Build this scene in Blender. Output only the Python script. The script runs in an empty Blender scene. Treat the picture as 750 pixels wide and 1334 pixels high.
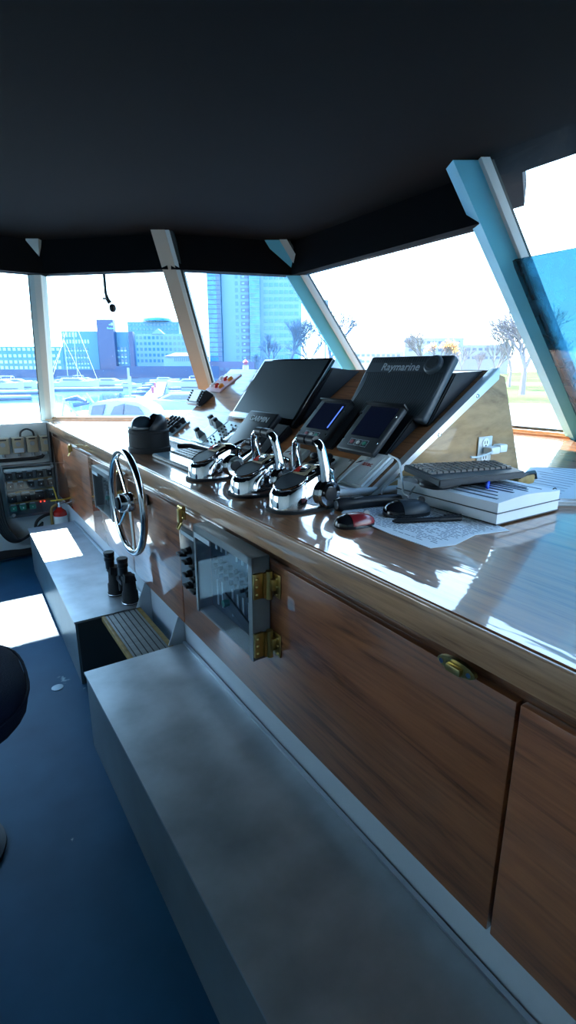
import bpy, bmesh, math, random
from mathutils import Vector as V, Matrix, Quaternion
random.seed(7)
K = 0.72                      # metres per unit; whole scene and camera scaled about the origin to real sizes
C = bpy.context.scene.collection
PI = math.pi
# ------------------------------------------------------------------ camera model (units before scaling)
F_ = 680.; PT = math.atan(187/680); YW = math.atan(460/math.hypot(680, 187))
cp, sp, cyw, syw = math.cos(PT), math.sin(PT), math.cos(YW), math.sin(YW)
FW = V((syw*cp, cyw*cp, -sp)); UP = V((syw*sp, cyw*sp, cp)); RT = V((cyw, -syw, 0)); HF = V((syw, cyw, 0))
EYE = V((0, 0, 1.5))
def ray(x, y): return FW + RT*((x-375)/F_) + UP*((667-y)/F_)
def _pl(x, y, ax, v):
    d = ray(x, y); return EYE + d*((v-EYE[ax])/d[ax])
def PX(x, y, v): return _pl(x, y, 0, v)
def PY(x, y, v): return _pl(x, y, 1, v)
def PZ(x, y, v): return _pl(x, y, 2, v)
def PD(x, y, dist):           # point at a horizontal distance ahead
    d = ray(x, y); return EYE + d*(dist/d.dot(HF))
# ------------------------------------------------------------------ materials
def new_mat(n):
    m = bpy.data.materials.new(n); m.use_nodes = True
    return m, m.node_tree.nodes, m.node_tree.links, m.node_tree.nodes['Principled BSDF']
def mat(n, col, rough=.5, metal=0, coat=0, var=.0, vs=6., bump=0, bs=60., emit=None, spec=.5, trans=0, alpha=1, stretch=None):
    m, N, L, p = new_mat(n)
    p.inputs['Roughness'].default_value = rough; p.inputs['Metallic'].default_value = metal
    p.inputs['Coat Weight'].default_value = coat; p.inputs['Coat Roughness'].default_value = .04
    p.inputs['Specular IOR Level'].default_value = spec
    p.inputs['Transmission Weight'].default_value = trans; p.inputs['Alpha'].default_value = alpha
    c = (*col, 1)
    tc = N.new('ShaderNodeTexCoord'); mp = N.new('ShaderNodeMapping'); L.new(tc.outputs['Object'], mp.inputs[0])
    if stretch: mp.inputs['Scale'].default_value = stretch
    no = N.new('ShaderNodeTexNoise'); no.inputs['Scale'].default_value = vs; no.inputs['Detail'].default_value = 5
    L.new(mp.outputs[0], no.inputs['Vector'])
    cr = N.new('ShaderNodeValToRGB'); L.new(no.outputs['Fac'], cr.inputs[0])
    v = max(var, .03)
    cr.color_ramp.elements[0].position = .3; cr.color_ramp.elements[1].position = .7
    cr.color_ramp.elements[0].color = (*[max(0, k*(1-v)) for k in col], 1)
    cr.color_ramp.elements[1].color = (*[min(1, k*(1+v)) for k in col], 1)
    L.new(cr.outputs[0], p.inputs['Base Color'])
    if bump:
        n2 = N.new('ShaderNodeTexNoise'); n2.inputs['Scale'].default_value = bs; L.new(mp.outputs[0], n2.inputs['Vector'])
        b = N.new('ShaderNodeBump'); b.inputs['Strength'].default_value = bump; b.inputs['Distance'].default_value = .01
        L.new(n2.outputs['Fac'], b.inputs['Height']); L.new(b.outputs[0], p.inputs['Normal'])
    if emit:
        p.inputs['Emission Color'].default_value = (*emit[0], 1); p.inputs['Emission Strength'].default_value = emit[1]
    return m
def wood(n, dark, light, axis='Y', coat=1., rough=.35, scale=1., wav=.02, plank=None, coat_ior=1.5):
    m, N, L, p = new_mat(n)
    tc = N.new('ShaderNodeTexCoord'); mp = N.new('ShaderNodeMapping'); L.new(tc.outputs['Object'], mp.inputs[0])
    s = {'Y': (14, .9, 14), 'X': (.9, 14, 14), 'Z': (14, 14, .9), 'XZ': (3, 14, 9)}[axis]
    mp.inputs['Scale'].default_value = [k*scale for k in s]
    if axis == 'XZ': mp.inputs['Rotation'].default_value = (0, math.radians(35), 0)
    no = N.new('ShaderNodeTexNoise'); no.inputs['Scale'].default_value = 2.0; no.inputs['Detail'].default_value = 10; no.inputs['Roughness'].default_value = .62; no.inputs['Distortion'].default_value = 1.6
    L.new(mp.outputs[0], no.inputs['Vector'])
    n2 = N.new('ShaderNodeTexNoise'); n2.inputs['Scale'].default_value = 14; n2.inputs['Detail'].default_value = 4
    L.new(mp.outputs[0], n2.inputs['Vector'])
    mx = N.new('ShaderNodeMath'); mx.operation = 'MULTIPLY_ADD'; mx.inputs[1].default_value = .35
    L.new(n2.outputs['Fac'], mx.inputs[0]); L.new(no.outputs['Fac'], mx.inputs[2])
    cr = N.new('ShaderNodeValToRGB'); L.new(mx.outputs[0], cr.inputs[0])
    e = cr.color_ramp.elements
    e[0].position = .50; e[0].color = (*dark, 1); e[1].position = .82; e[1].color = (*light, 1)
    k = e.new(.62); k.color = (*[(a*.45+b*.55) for a, b in zip(dark, light)], 1)
    out = cr.outputs[0]
    if plank:                                       # thin dark joints between boards
        ax, wd = plank
        sx = N.new('ShaderNodeSeparateXYZ'); L.new(tc.outputs['Object'], sx.inputs[0])
        dv = N.new('ShaderNodeMath'); dv.operation = 'DIVIDE'; dv.inputs[1].default_value = wd; L.new(sx.outputs[ax], dv.inputs[0])
        fr = N.new('ShaderNodeMath'); fr.operation = 'FRACT'; L.new(dv.outputs[0], fr.inputs[0])
        lt = N.new('ShaderNodeMath'); lt.operation = 'LESS_THAN'; lt.inputs[1].default_value = .02; L.new(fr.outputs[0], lt.inputs[0])
        mi = N.new('ShaderNodeMix'); mi.data_type = 'RGBA'; mi.inputs[7].default_value = (*[a*.3 for a in dark], 1)
        L.new(lt.outputs[0], mi.inputs[0]); L.new(out, mi.inputs[6]); out = mi.outputs[2]
    L.new(out, p.inputs['Base Color'])
    p.inputs['Roughness'].default_value = rough
    p.inputs['Coat Weight'].default_value = coat; p.inputs['Coat Roughness'].default_value = .035; p.inputs['Coat IOR'].default_value = coat_ior
    if wav:
        m2 = N.new('ShaderNodeMapping'); L.new(tc.outputs['Object'], m2.inputs[0]); m2.inputs['Scale'].default_value = (30, 5, 30) if axis == 'Y' else (5, 30, 30)
        w = N.new('ShaderNodeTexNoise'); w.inputs['Scale'].default_value = 1.2; w.inputs['Detail'].default_value = 2; L.new(m2.outputs[0], w.inputs['Vector'])
        b = N.new('ShaderNodeBump'); b.inputs['Strength'].default_value = wav; b.inputs['Distance'].default_value = .02
        L.new(w.outputs['Fac'], b.inputs['Height']); L.new(b.outputs[0], p.inputs['Coat Normal'])
    return m
def glass(n, tint, refl=1.45, haze=0.0, hazecol=(.8, .9, 1)):
    m, N, L, p = new_mat(n); N.remove(p); o = N['Material Output']
    t = N.new('ShaderNodeBsdfTransparent'); t.inputs[0].default_value = (*tint, 1)
    g = N.new('ShaderNodeBsdfGlossy'); g.inputs['Roughness'].default_value = .01
    lw = N.new('ShaderNodeLayerWeight'); lw.inputs[0].default_value = .5
    pw = N.new('ShaderNodeMath'); pw.operation = 'POWER'; pw.inputs[1].default_value = 4.5; L.new(lw.outputs['Facing'], pw.inputs[0])
    f = N.new('ShaderNodeMath'); f.operation = 'MULTIPLY_ADD'; f.inputs[1].default_value = .55; f.inputs[2].default_value = refl; L.new(pw.outputs[0], f.inputs[0])
    mx = N.new('ShaderNodeMixShader'); L.new(f.outputs[0], mx.inputs[0]); L.new(t.outputs[0], mx.inputs[1]); L.new(g.outputs[0], mx.inputs[2])
    out = mx.outputs[0]
    if haze:                                        # salt film and smears on the pane
        d = N.new('ShaderNodeBsdfTranslucent'); d.inputs[0].default_value = (*hazecol, 1)
        tc = N.new('ShaderNodeTexCoord'); no = N.new('ShaderNodeTexNoise'); no.inputs['Scale'].default_value = 9; no.inputs['Detail'].default_value = 8
        no.inputs['Distortion'].default_value = 2.; L.new(tc.outputs['Object'], no.inputs['Vector'])
        mr = N.new('ShaderNodeMapRange'); mr.inputs[1].default_value = .35; mr.inputs[2].default_value = .8
        mr.inputs[3].default_value = haze*.5; mr.inputs[4].default_value = min(1, haze*2.2); L.new(no.outputs['Fac'], mr.inputs[0])
        m3 = N.new('ShaderNodeMixShader'); L.new(mr.outputs[0], m3.inputs[0]); L.new(out, m3.inputs[1]); L.new(d.outputs[0], m3.inputs[2]); out = m3.outputs[0]
    L.new(out, o.inputs[0]); return m
M = {}
M['counter'] = wood('varnished_counter_wood', (.090, .032, .011), (.33, .135, .052), 'Y', wav=.03, coat_ior=1.7)
M['edge'] = wood('counter_edge_wood', (.19, .095, .045), (.46, .26, .14), 'Y', wav=.04)
M['door'] = wood('varnished_door_wood', (.110, .032, .010), (.33, .115, .042), 'Y', wav=.03, scale=.8)
M['frame'] = wood('cabinet_frame_wood', (.08, .03, .013), (.20, .085, .04), 'Y')
M['console'] = wood('console_face_wood', (.14, .050, .018), (.42, .175, .070), 'Y', coat=.6, wav=.03, coat_ior=1.5)
M['side'] = wood('console_side_plywood', (.22, .115, .040), (.46, .28, .125), 'XZ', coat=.5, wav=0, scale=.55)
M['sill'] = wood('sill_wood', (.30, .15, .06), (.6, .36, .17), 'Y', wav=0)
M['chrome'] = mat('chrome', (.70, .72, .75), .07, 1)
M['steel'] = mat('polished_steel', (.62, .64, .66), .13, 1)
M['alu'] = mat('brushed_aluminium', (.62, .66, .70), .35, 1, var=.08)
M['trimalu'] = mat('satin_aluminium_strip', (.75, .78, .80), .3, .6)
M['brass'] = mat('brass', (.62, .45, .17), .28, 1, var=.15, vs=30)
M['brassold'] = mat('tarnished_brass', (.40, .36, .16), .3, 1, var=.25, vs=60)
M['plate'] = mat('checked_steel_box_top', (.42, .46, .49), .38, .6, var=.22, vs=7, bump=.05, bs=25)
M['boxside'] = mat('painted_box_side', (.16, .20, .22), .35, .3, var=.15)
M['boxfront'] = mat('dark_grey_box_front', (.035, .042, .045), .5)
M['black'] = mat('black_plastic', (.012, .015, .020), .38, spec=.3)
M['blackgloss'] = mat('glossy_black_plastic', (.008, .010, .014), .10)
M['rubber'] = mat('black_rubber', (.012, .014, .017), .65, spec=.3, bump=.1, bs=150)
M['cover'] = mat('dark_slate_plastic', (.040, .060, .078), .45)
M['darkgrey'] = mat('charcoal_plastic', (.030, .038, .046), .42, spec=.3)
M['slate'] = mat('slate_black_plastic', (.018, .028, .038), .42, spec=.25)
M['screen'] = mat('matt_screen', (.030, .043, .052), .30, spec=.35)
M['lcd'] = mat('small_lcd_screen', (.010, .014, .035), .08)
M['lcdlit'] = mat('blue_lcd_glow', (.03, .05, .2), .1, emit=((.10, .22, .9), 1.0))
M['lcdgrey'] = mat('grey_lcd', (.22, .32, .38), .15)
M['white'] = mat('white_plastic', (.80, .84, .84), .35)
M['wpaint'] = mat('white_wall_paint', (.56, .62, .62), .45, var=.08, vs=3)
M['kick'] = mat('white_kick_paint', (.50, .56, .62), .35, var=.05, vs=5)
M['cream'] = mat('cream_post_paint', (.55, .54, .47), .5)
M['tan'] = mat('tan_post_paint', (.50, .44, .35), .5, var=.1, vs=2)
M['cyan'] = mat('light_blue_post_side', (.13, .55, .74), .4, var=.1, vs=4)  # light blue base colour for the side faces of two posts
M['wtrim'] = mat('white_post_edge', (.60, .68, .68), .4)
M['gasket'] = mat('black_window_gasket', (.02, .035, .035), .5)
M['ceil'] = mat('dark_headliner', (.004, .004, .0045), .9, spec=.1)
M['beige'] = mat('beige_enclosure', (.32, .27, .18), .5, var=.1)
M['grey'] = mat('grey_plastic', (.25, .28, .29), .45)
M['ltgrey'] = mat('light_grey_plate', (.60, .64, .64), .35, var=.08, vs=20)
M['silverplate'] = mat('silver_switch_plate', (.62, .72, .74), .3, .4)
M['pink'] = mat('pink_panel', (.75, .50, .58), .35)
M['red'] = mat('red_plastic', (.50, .02, .015), .25)
M['orange'] = mat('orange_plastic', (.75, .22, .02), .3)
M['amber'] = mat('yellow_orange_paint', (.26, .17, .05), .6, var=.3, vs=30)
M['yellow'] = mat('yellow_plastic', (.70, .55, .05), .45)
M['green'] = mat('green_plastic', (.05, .30, .22), .4)
M['pinkbtn'] = mat('pink_button', (.35, .10, .13), .4)
M['paper'] = mat('white_paper', (.68, .74, .80), .7)
M['ink'] = mat('grey_print', (.16, .20, .26), .8)
M['cable'] = mat('black_cable_sheath', (.012, .013, .015), .45)
M['wcable'] = mat('white_cable', (.60, .66, .70), .4)
M['bluepen'] = mat('blue_pen_plastic', (.01, .05, .55), .25)
M['redmouse'] = mat('dark_red_plastic', (.17, .010, .015), .22)
M['blueglass'] = mat('dark_blue_lens', (.02, .035, .05), .08)
M['fabric'] = mat('dark_blue_mesh_fabric', (.008, .014, .032), .9, bump=.35, bs=260, spec=.1)
M['label'] = mat('label_print', (.42, .50, .56), .6)
M['redlabel'] = mat('red_print', (.45, .03, .03), .6)
M['ledred'] = mat('red_led', (.6, .02, .02), .3, emit=((1, .05, .03), 3))
M['gboard'] = mat('grey_deck_boards', (.20, .215, .215), .55, var=.15, vs=9, stretch=(1, 8, 1))
M['groove'] = mat('dark_groove', (.02, .02, .022), .8)
M['breaker'] = mat('dark_breaker_panel', (.020, .032, .045), .35)
M['acryl'] = glass('clear_acrylic', (.92, .95, .96), .03)
M['acedge'] = mat('frosted_acrylic_edge', (.27, .31, .33), .3, alpha=.7)
M['pane'] = glass('window_pane_port', (.90, .97, 1.0), .015, haze=.003)
M['panehaze'] = glass('window_pane_forward', (.82, .93, 1.0), .015, haze=.006)
M['paneclear'] = glass('window_pane_starboard', (.98, .99, 1.0), .015)
M['panecyan'] = glass('window_pane_blue_tint', (.14, .27, .31), .02, haze=.10, hazecol=(.3, .8, 1))
# blue painted deck with worn white patches
def deck_mat():
    m, N, L, p = new_mat('worn_blue_deck_paint')
    tc = N.new('ShaderNodeTexCoord')
    a = N.new('ShaderNodeTexNoise'); a.inputs['Scale'].default_value = 5; a.inputs['Detail'].default_value = 6; L.new(tc.outputs['Object'], a.inputs[0])
    cr = N.new('ShaderNodeValToRGB'); L.new(a.outputs[0], cr.inputs[0]); e = cr.color_ramp.elements
    e[0].position = .3; e[0].color = (.006, .050, .105, 1); e[1].position = .7; e[1].color = (.012, .078, .15, 1)
    b = N.new('ShaderNodeTexNoise'); b.inputs['Scale'].default_value = 2.3; b.inputs['Detail'].default_value = 9; b.inputs['Roughness'].default_value = .6; L.new(tc.outputs['Object'], b.inputs[0])
    c2 = N.new('ShaderNodeValToRGB'); L.new(b.outputs[0], c2.inputs[0]); c2.color_ramp.elements[0].position = .64; c2.color_ramp.elements[1].position = .655
    mi = N.new('ShaderNodeMix'); mi.data_type = 'RGBA'; mi.inputs[7].default_value = (.22, .32, .36, 1)
    L.new(c2.outputs[0], mi.inputs[0]); L.new(cr.outputs[0], mi.inputs[6]); L.new(mi.outputs[2], p.inputs['Base Color'])
    p.inputs['Roughness'].default_value = .5; p.inputs['Specular IOR Level'].default_value = .22
    return m
M['deck'] = deck_mat()
# outside
M['water'] = mat('harbour_water', (.03, .10, .16), .06, bump=.25, bs=1.2, spec=1)
M['lawn'] = mat('park_grass', (.075, .115, .045), .9, spec=0, var=.35, vs=.08)
M['path'] = mat('pale_path', (.20, .20, .19), .9, spec=0)
M['quay'] = mat('quay_concrete', (.30, .36, .45), .8, var=.1, vs=.3)
M['hotel'] = mat('skylit_blue_facade', (.055, .16, .25), .6, var=.06, vs=.05)  # skylight blue of the shaded fronts put into this and the next facade colour
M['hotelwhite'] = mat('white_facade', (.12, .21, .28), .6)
M['navy'] = mat('skylit_navy_cladding', (.006, .030, .10), .35)  # blue of skylit shade put into the dark tower's own colour
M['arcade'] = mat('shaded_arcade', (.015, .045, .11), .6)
M['bwin'] = mat('blue_window_glass', (.025, .12, .26), .15)
M['bwinlt'] = mat('pale_window_glass', (.26, .45, .50), .2)
M['cyanglass'] = mat('cyan_curtain_wall', (.02, .15, .28), .15, var=.3, vs=.4)
M['greyglass'] = mat('slate_facade', (.07, .10, .15), .5)
M['lowbrick'] = mat('mauve_brick', (.09, .085, .14), .8, var=.2, vs=.2)
M['sign'] = mat('light_sign', (.25, .55, .85), .5)
M['bark'] = mat('grey_bark', (.17, .16, .17), .9)
M['barkblue'] = mat('slate_bark', (.07, .11, .16), .9)
M['leafgold'] = mat('golden_leaves', (.75, .42, .12), .8, var=.3, vs=1)
M['boat'] = mat('white_gelcoat', (.30, .36, .41), .2)
M['canvas'] = mat('blue_canvas', (.03, .08, .16), .7)
M['boatglass'] = mat('boat_window', (.06, .09, .17), .1)
M['dock'] = mat('dock_boards', (.26, .30, .34), .8, spec=.1, var=.15, vs=1, stretch=(1, 6, 1))
M['pile'] = mat('dark_dock_pile', (.05, .09, .16), .8)
M['maroon'] = mat('maroon_post', (.22, .04, .08), .6)
M['cafe'] = mat('cream_stucco', (.55, .52, .50), .7)
M['hill'] = mat('far_buildings', (.22, .23, .25), .8)
# ------------------------------------------------------------------ mesh builder
class B:
    def __init__(s, M4=None): s.bm = bmesh.new(); s.M = M4 or Matrix.Identity(4); s.mi = 0
    def _fin(s, vs, fs):
        for v in vs: v.co = s.M @ v.co
        for f in fs: f.material_index = s.mi
    def box(s, x0, x1, y0, y1, z0, z1, bev=0, seg=2):
        x0, x1 = sorted((x0, x1)); y0, y1 = sorted((y0, y1)); z0, z1 = sorted((z0, z1))
        t = bmesh.new(); bmesh.ops.create_cube(t, size=1)
        for v in t.verts: v.co = V(((x0+x1)/2+v.co.x*(x1-x0), (y0+y1)/2+v.co.y*(y1-y0), (z0+z1)/2+v.co.z*(z1-z0)))
        if bev: bmesh.ops.bevel(t, geom=t.edges[:], offset=min(bev, .49*min(x1-x0, y1-y0, z1-z0)), segments=seg, affect='EDGES', profile=.5)
        return s.merge(t)
    def merge(s, t):
        mp = {}
        for v in t.verts: mp[v] = s.bm.verts.new(s.M @ v.co)
        for f in t.faces:
            try: n = s.bm.faces.new([mp[v] for v in f.verts]); n.material_index = s.mi
            except ValueError: pass
        t.free(); return s
    def hexa(s, b, t):            # b, t : four bottom / four top points, same order
        vs = [s.bm.verts.new(s.M @ V(p)) for p in list(b)+list(t)]
        for q in ((3, 2, 1, 0), (4, 5, 6, 7), (0, 1, 5, 4), (1, 2, 6, 5), (2, 3, 7, 6), (3, 0, 4, 7)):
            s.bm.faces.new([vs[i] for i in q]).material_index = s.mi
        return s
    def prism(s, poly, vec, bev=0):
        t = bmesh.new(); vec = V(vec)
        a = [t.verts.new(V(p)) for p in poly]; b = [t.verts.new(V(p)+vec) for p in poly]; n = len(a)
        t.faces.new(a[::-1]); t.faces.new(b)
        for i in range(n): t.faces.new((a[i], a[(i+1) % n], b[(i+1) % n], b[i]))
        bmesh.ops.recalc_face_normals(t, faces=t.faces[:])
        if bev: bmesh.ops.bevel(t, geom=t.edges[:], offset=bev, segments=2, affect='EDGES')
        return s.merge(t)
    def cyl(s, p0, p1, r0, r1=None, n=20, cap=True):
        r1 = r0 if r1 is None else r1; p0, p1 = V(p0), V(p1); ax = (p1-p0).normalized()
        u = ax.orthogonal().normalized(); w = ax.cross(u)
        A = [s.bm.verts.new(s.M @ (p0+(u*math.cos(k*2*PI/n)+w*math.sin(k*2*PI/n))*r0)) for k in range(n)]
        Bv = [s.bm.verts.new(s.M @ (p1+(u*math.cos(k*2*PI/n)+w*math.sin(k*2*PI/n))*r1)) for k in range(n)]
        for k in range(n): s.bm.faces.new((A[k], A[(k+1) % n], Bv[(k+1) % n], Bv[k])).material_index = s.mi
        if cap: s.bm.faces.new(A[::-1]).material_index = s.mi; s.bm.faces.new(Bv).material_index = s.mi
        return s
    def tube(s, pts, r, n=8, closed=False, flat=1., up=None):
        pts = [V(p) for p in pts]; N = len(pts); rs = r if isinstance(r, (list, tuple)) else [r]*N
        rings = []; prev = None
        for i, p in enumerate(pts):
            a = pts[(i-1) % N] if (closed or i > 0) else p; b = pts[(i+1) % N] if (closed or i < N-1) else p
            t = (b-a).normalized()
            if up is not None: u = V(up) - t*t.dot(V(up)); u.normalize()
            elif prev is None: u = t.orthogonal().normalized()
            else: u = (prev - t*t.dot(prev)); u = u.normalized() if u.length > 1e-6 else t.orthogonal().normalized()
            prev = u; w = t.cross(u)
            rings.append([s.bm.verts.new(s.M @ (p+u*(math.cos(k*2*PI/n)*rs[i])+w*(math.sin(k*2*PI/n)*rs[i]*flat))) for k in range(n)])
        for i in range(N if closed else N-1):
            A, Bv = rings[i], rings[(i+1) % N]
            for k in range(n): s.bm.faces.new((A[k], A[(k+1) % n], Bv[(k+1) % n], Bv[k])).material_index = s.mi
        if not closed: s.bm.faces.new(rings[0][::-1]).material_index = s.mi; s.bm.faces.new(rings[-1]).material_index = s.mi
        return s
    def lathe(s, prof, o, ax=(0, 0, 1), n=32):
        o = V(o); ax = V(ax).normalized(); u = ax.orthogonal().normalized(); w = ax.cross(u); rings = []
        for r, h in prof:
            if r < 1e-5: rings.append([s.bm.verts.new(s.M @ (o+ax*h))])
            else: rings.append([s.bm.verts.new(s.M @ (o+ax*h+(u*math.cos(k*2*PI/n)+w*math.sin(k*2*PI/n))*r)) for k in range(n)])
        for A, Bv in zip(rings, rings[1:]):
            for k in range(n):
                q = [A[k % len(A)], A[(k+1) % len(A)], Bv[(k+1) % len(Bv)], Bv[k % len(Bv)]]
                u_ = []
                for v in q:
                    if v not in u_: u_.append(v)
                if len(u_) > 2: s.bm.faces.new(u_).material_index = s.mi
        for R_ in (rings[0], rings[-1]):
            if len(R_) > 2: s.bm.faces.new(R_).material_index = s.mi
        return s
    def loft(s, rings, cap=True):
        R_ = [[s.bm.verts.new(s.M @ V(p)) for p in r] for r in rings]; n = len(R_[0])
        for A, Bv in zip(R_, R_[1:]):
            for k in range(n): s.bm.faces.new((A[k], A[(k+1) % n], Bv[(k+1) % n], Bv[k])).material_index = s.mi
        if cap: s.bm.faces.new(R_[0][::-1]).material_index = s.mi; s.bm.faces.new(R_[-1]).material_index = s.mi
        return s
    def ball(s, c, rx, ry=None, rz=None, n=16, e=1.):
        ry = rx if ry is None else ry; rz = rx if rz is None else rz; c = V(c)
        def pw(v): return math.copysign(abs(v)**e, v)
        rings = []
        for i in range(1, n//2):
            th = PI*i/(n//2)-PI/2
            rings.append([c+V((rx*pw(math.cos(th))*pw(math.cos(k*2*PI/n)), ry*pw(math.cos(th))*pw(math.sin(k*2*PI/n)), rz*pw(math.sin(th)))) for k in range(n)])
        return s.loft(rings)
    def quad(s, pts):
        s.bm.faces.new([s.bm.verts.new(s.M @ V(p)) for p in pts]).material_index = s.mi; return s
BASE = {}
def obj(name, b, mats, parent=None, base=None, norm=True, ang=32, **props):
    if norm: bmesh.ops.recalc_face_normals(b.bm, faces=b.bm.faces[:])
    if parent is not None: base = BASE[parent.name]
    if base is None:
        c = [v.co for v in b.bm.verts]
        base = V(((min(v.x for v in c)+max(v.x for v in c))/2, (min(v.y for v in c)+max(v.y for v in c))/2, min(v.z for v in c)))
    base = V(base)
    for v in b.bm.verts: v.co = (v.co-base)*K
    ca = math.radians(ang)
    for f in b.bm.faces: f.smooth = True
    for e in b.bm.edges:
        if len(e.link_faces) == 2 and e.calc_face_angle(0) > ca: e.smooth = False
    me = bpy.data.meshes.new(name); b.bm.to_mesh(me); b.bm.free()
    for m in (mats if isinstance(mats, (list, tuple)) else [mats]): me.materials.append(M[m] if isinstance(m, str) else m)
    o = bpy.data.objects.new(name, me); C.objects.link(o)
    if parent is not None: o.parent = parent
    else: o.location = base*K
    BASE[o.name] = base
    for k, v in props.items(): o[k] = v
    return o
def thing(name, label, cat, base, group=None):
    o = bpy.data.objects.new(name, None); C.objects.link(o); o.location = V(base)*K; o.empty_display_size = .05
    o['label'] = label; o['category'] = cat
    if group: o['group'] = group
    BASE[o.name] = V(base); return o
def tobj(name, b, mats, label, cat, group=None, base=None, **kw):
    o = obj(name, b, mats, None, base, label=label, category=cat, **kw)
    if group: o['group'] = group
    return o
def struct(name, b, mats, **kw): return obj(name, b, mats, None, None, kind='structure', **kw)
def copy_tree(o, parent=None):
    c = o.copy(); C.objects.link(c); BASE[c.name] = BASE[o.name]
    if parent is not None: c.parent = parent
    for ch in list(o.children): copy_tree(ch, c)
    return c
def text(b, s, size, M4, depth=.002, spacing=1.):
    cu = bpy.data.curves.new('lettering', 'FONT'); cu.body = s; cu.size = size; cu.extrude = depth; cu.align_x = 'CENTER'; cu.align_y = 'CENTER'
    cu.space_character = spacing; cu.resolution_u = 3
    o = bpy.data.objects.new('lettering', cu); C.objects.link(o)
    bpy.context.view_layer.update()
    me = bpy.data.meshes.new_from_object(o.evaluated_get(bpy.context.evaluated_depsgraph_get()))
    t = bmesh.new(); t.from_mesh(me); t.transform(M4); b.merge(t)
    bpy.data.objects.remove(o); bpy.data.curves.remove(cu); bpy.data.meshes.remove(me)
def frame(o, a, b_):
    a = V(a).normalized(); c = a.cross(V(b_)).normalized(); bb = c.cross(a)
    m = Matrix((a, bb, c)).transposed().to_4x4(); m.translation = V(o); return m
CT, ST = .8269, .5623
def SL(y, w, off=0):           # frame on the sloping console face: a to the right, b up the slope, c outwards
    return frame((1.42+w*CT-off*ST, y, 1+w*ST+off*CT), (0, -1, 0), (CT, 0, ST))
# ------------------------------------------------------------------ camera, world, sun
cam = bpy.data.cameras.new('camera'); co = bpy.data.objects.new('camera', cam); C.objects.link(co)
co.location = EYE*K; cam.sensor_fit = 'HORIZONTAL'; cam.sensor_width = 36; cam.lens = 36*F_/750
co.matrix_world = Matrix.Translation(EYE*K) @ Matrix((RT, UP, -FW)).transposed().to_4x4()
cam.clip_start = .02; cam.clip_end = 2000
sc = bpy.context.scene; sc.camera = co
w = bpy.data.worlds.new('sky'); sc.world = w; w.use_nodes = True
wn, wl = w.node_tree.nodes, w.node_tree.links; bg = wn['Background']
tc = wn.new('ShaderNodeTexCoord'); sx = wn.new('ShaderNodeSeparateXYZ'); wl.new(tc.outputs['Generated'], sx.inputs[0])
cr = wn.new('ShaderNodeValToRGB'); wl.new(sx.outputs['Z'], cr.inputs[0]); e = cr.color_ramp.elements
e[0].position = 0; e[0].color = (.82, .93, 1, 1); e[1].position = .9; e[1].color = (.12, .40, .95, 1)
k = e.new(.25); k.color = (.55, .80, 1, 1)
wl.new(cr.outputs[0], bg.inputs[0]); bg.inputs[1].default_value = 7.2
sun = bpy.data.lights.new('sun', 'SUN'); sun.energy = 30; sun.angle = .009; sun.color = (1, .95, .86)
so = bpy.data.objects.new('sun', sun); C.objects.link(so)
so.rotation_euler = V((.04, 1, .98)).to_track_quat('Z', 'Y').to_euler()
sc.view_settings.view_transform = 'Standard'; sc.view_settings.look = 'None'; sc.view_settings.gamma = 1
sc.view_settings.use_curve_mapping = False; sc.view_settings.exposure = 0.42
sc.cycles.use_denoising = True; sc.cycles.max_bounces = 10; sc.cycles.transparent_max_bounces = 16
sc.cycles.caustics_reflective = False; sc.cycles.caustics_refractive = False; sc.cycles.sample_clamp_indirect = 6
# ================================================================== ROOM SHELL
FZ = -.25; CZ = 2.5
P1, P2, P3, P4, P5, P6 = (.88, 5.75), (2.256, 4.785), (3.67, 3.90), (3.90, 2.05), (3.72, .15), (2.3, -1.7)
T1, T2, T3, T4, T5, T6 = (.83, 5.12), (1.68, 4.28), (2.66, 3.98), (2.62, 2.05), (2.62, .35), (1.6, -1.1)
WT = 2.28                       # window head height for the forward windows
def lp(P, T, z): f = (z-1.0)/(WT-1.0); return V((P[0]+(T[0]-P[0])*f, P[1]+(T[1]-P[1])*f, z))
struct('floor', B().box(-1.9, 4.2, -3, 5.8, FZ-.08, FZ), 'deck')
rf = B(); poly = [(-2.4, -3.5), (1.9, -3.5), (2.2, -.9), (2.72, .2), (2.75, 1.95), (3.3, 2.3), (3.35, 4.2), (2.6, 5.6), (1.1, 6.35), (-2.4, 6.35)]
rf.prism([(x, y, CZ) for x, y in poly], (0, 0, .12)); struct('ceiling', rf, 'ceil')
# port bulkhead under and around its window
b = B(); b.box(-1.9, .95, 5.62, 5.78, FZ, .97); struct('wall_left', b, 'wpaint')
b = B(); b.box(-1.9, -1.5, 5.3, 5.78, .97, CZ); struct('wall_left_corner', b, 'wpaint')
b = B(); b.hexa([(-1.5, 5.60, .965), (.9, 5.60, .965), (.9, 5.82, .965), (-1.5, 5.82, .965)], [(-1.5, 5.60, .995), (.9, 5.60, .995), (.9, 5.82, .995), (-1.5, 5.82, .995)]); struct('trim_1', b, 'ltgrey')
b = B(); b.box(-1.9, -1.8, -3, 5.78, FZ, 1.2).box(-1.9, -1.8, -3, 2.4, 1.2, CZ).box(-1.9, -1.8, 4.4, 5.78, 1.2, CZ).box(-1.9, -1.8, 2.4, 4.4, 1.95, CZ); struct('wall_back', b, 'wpaint')  # unseen wall; its opening is added and sized to light the cabinet fronts
b = B(); b.box(-1.9, 2.4, -3.1, -3, FZ, CZ); struct('wall_right', b, 'wpaint')
b = B()                          # hull side under the forward windows
ring = [P1, P2, P3, P4, P5, P6, (2.3, -3.05)]
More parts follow.
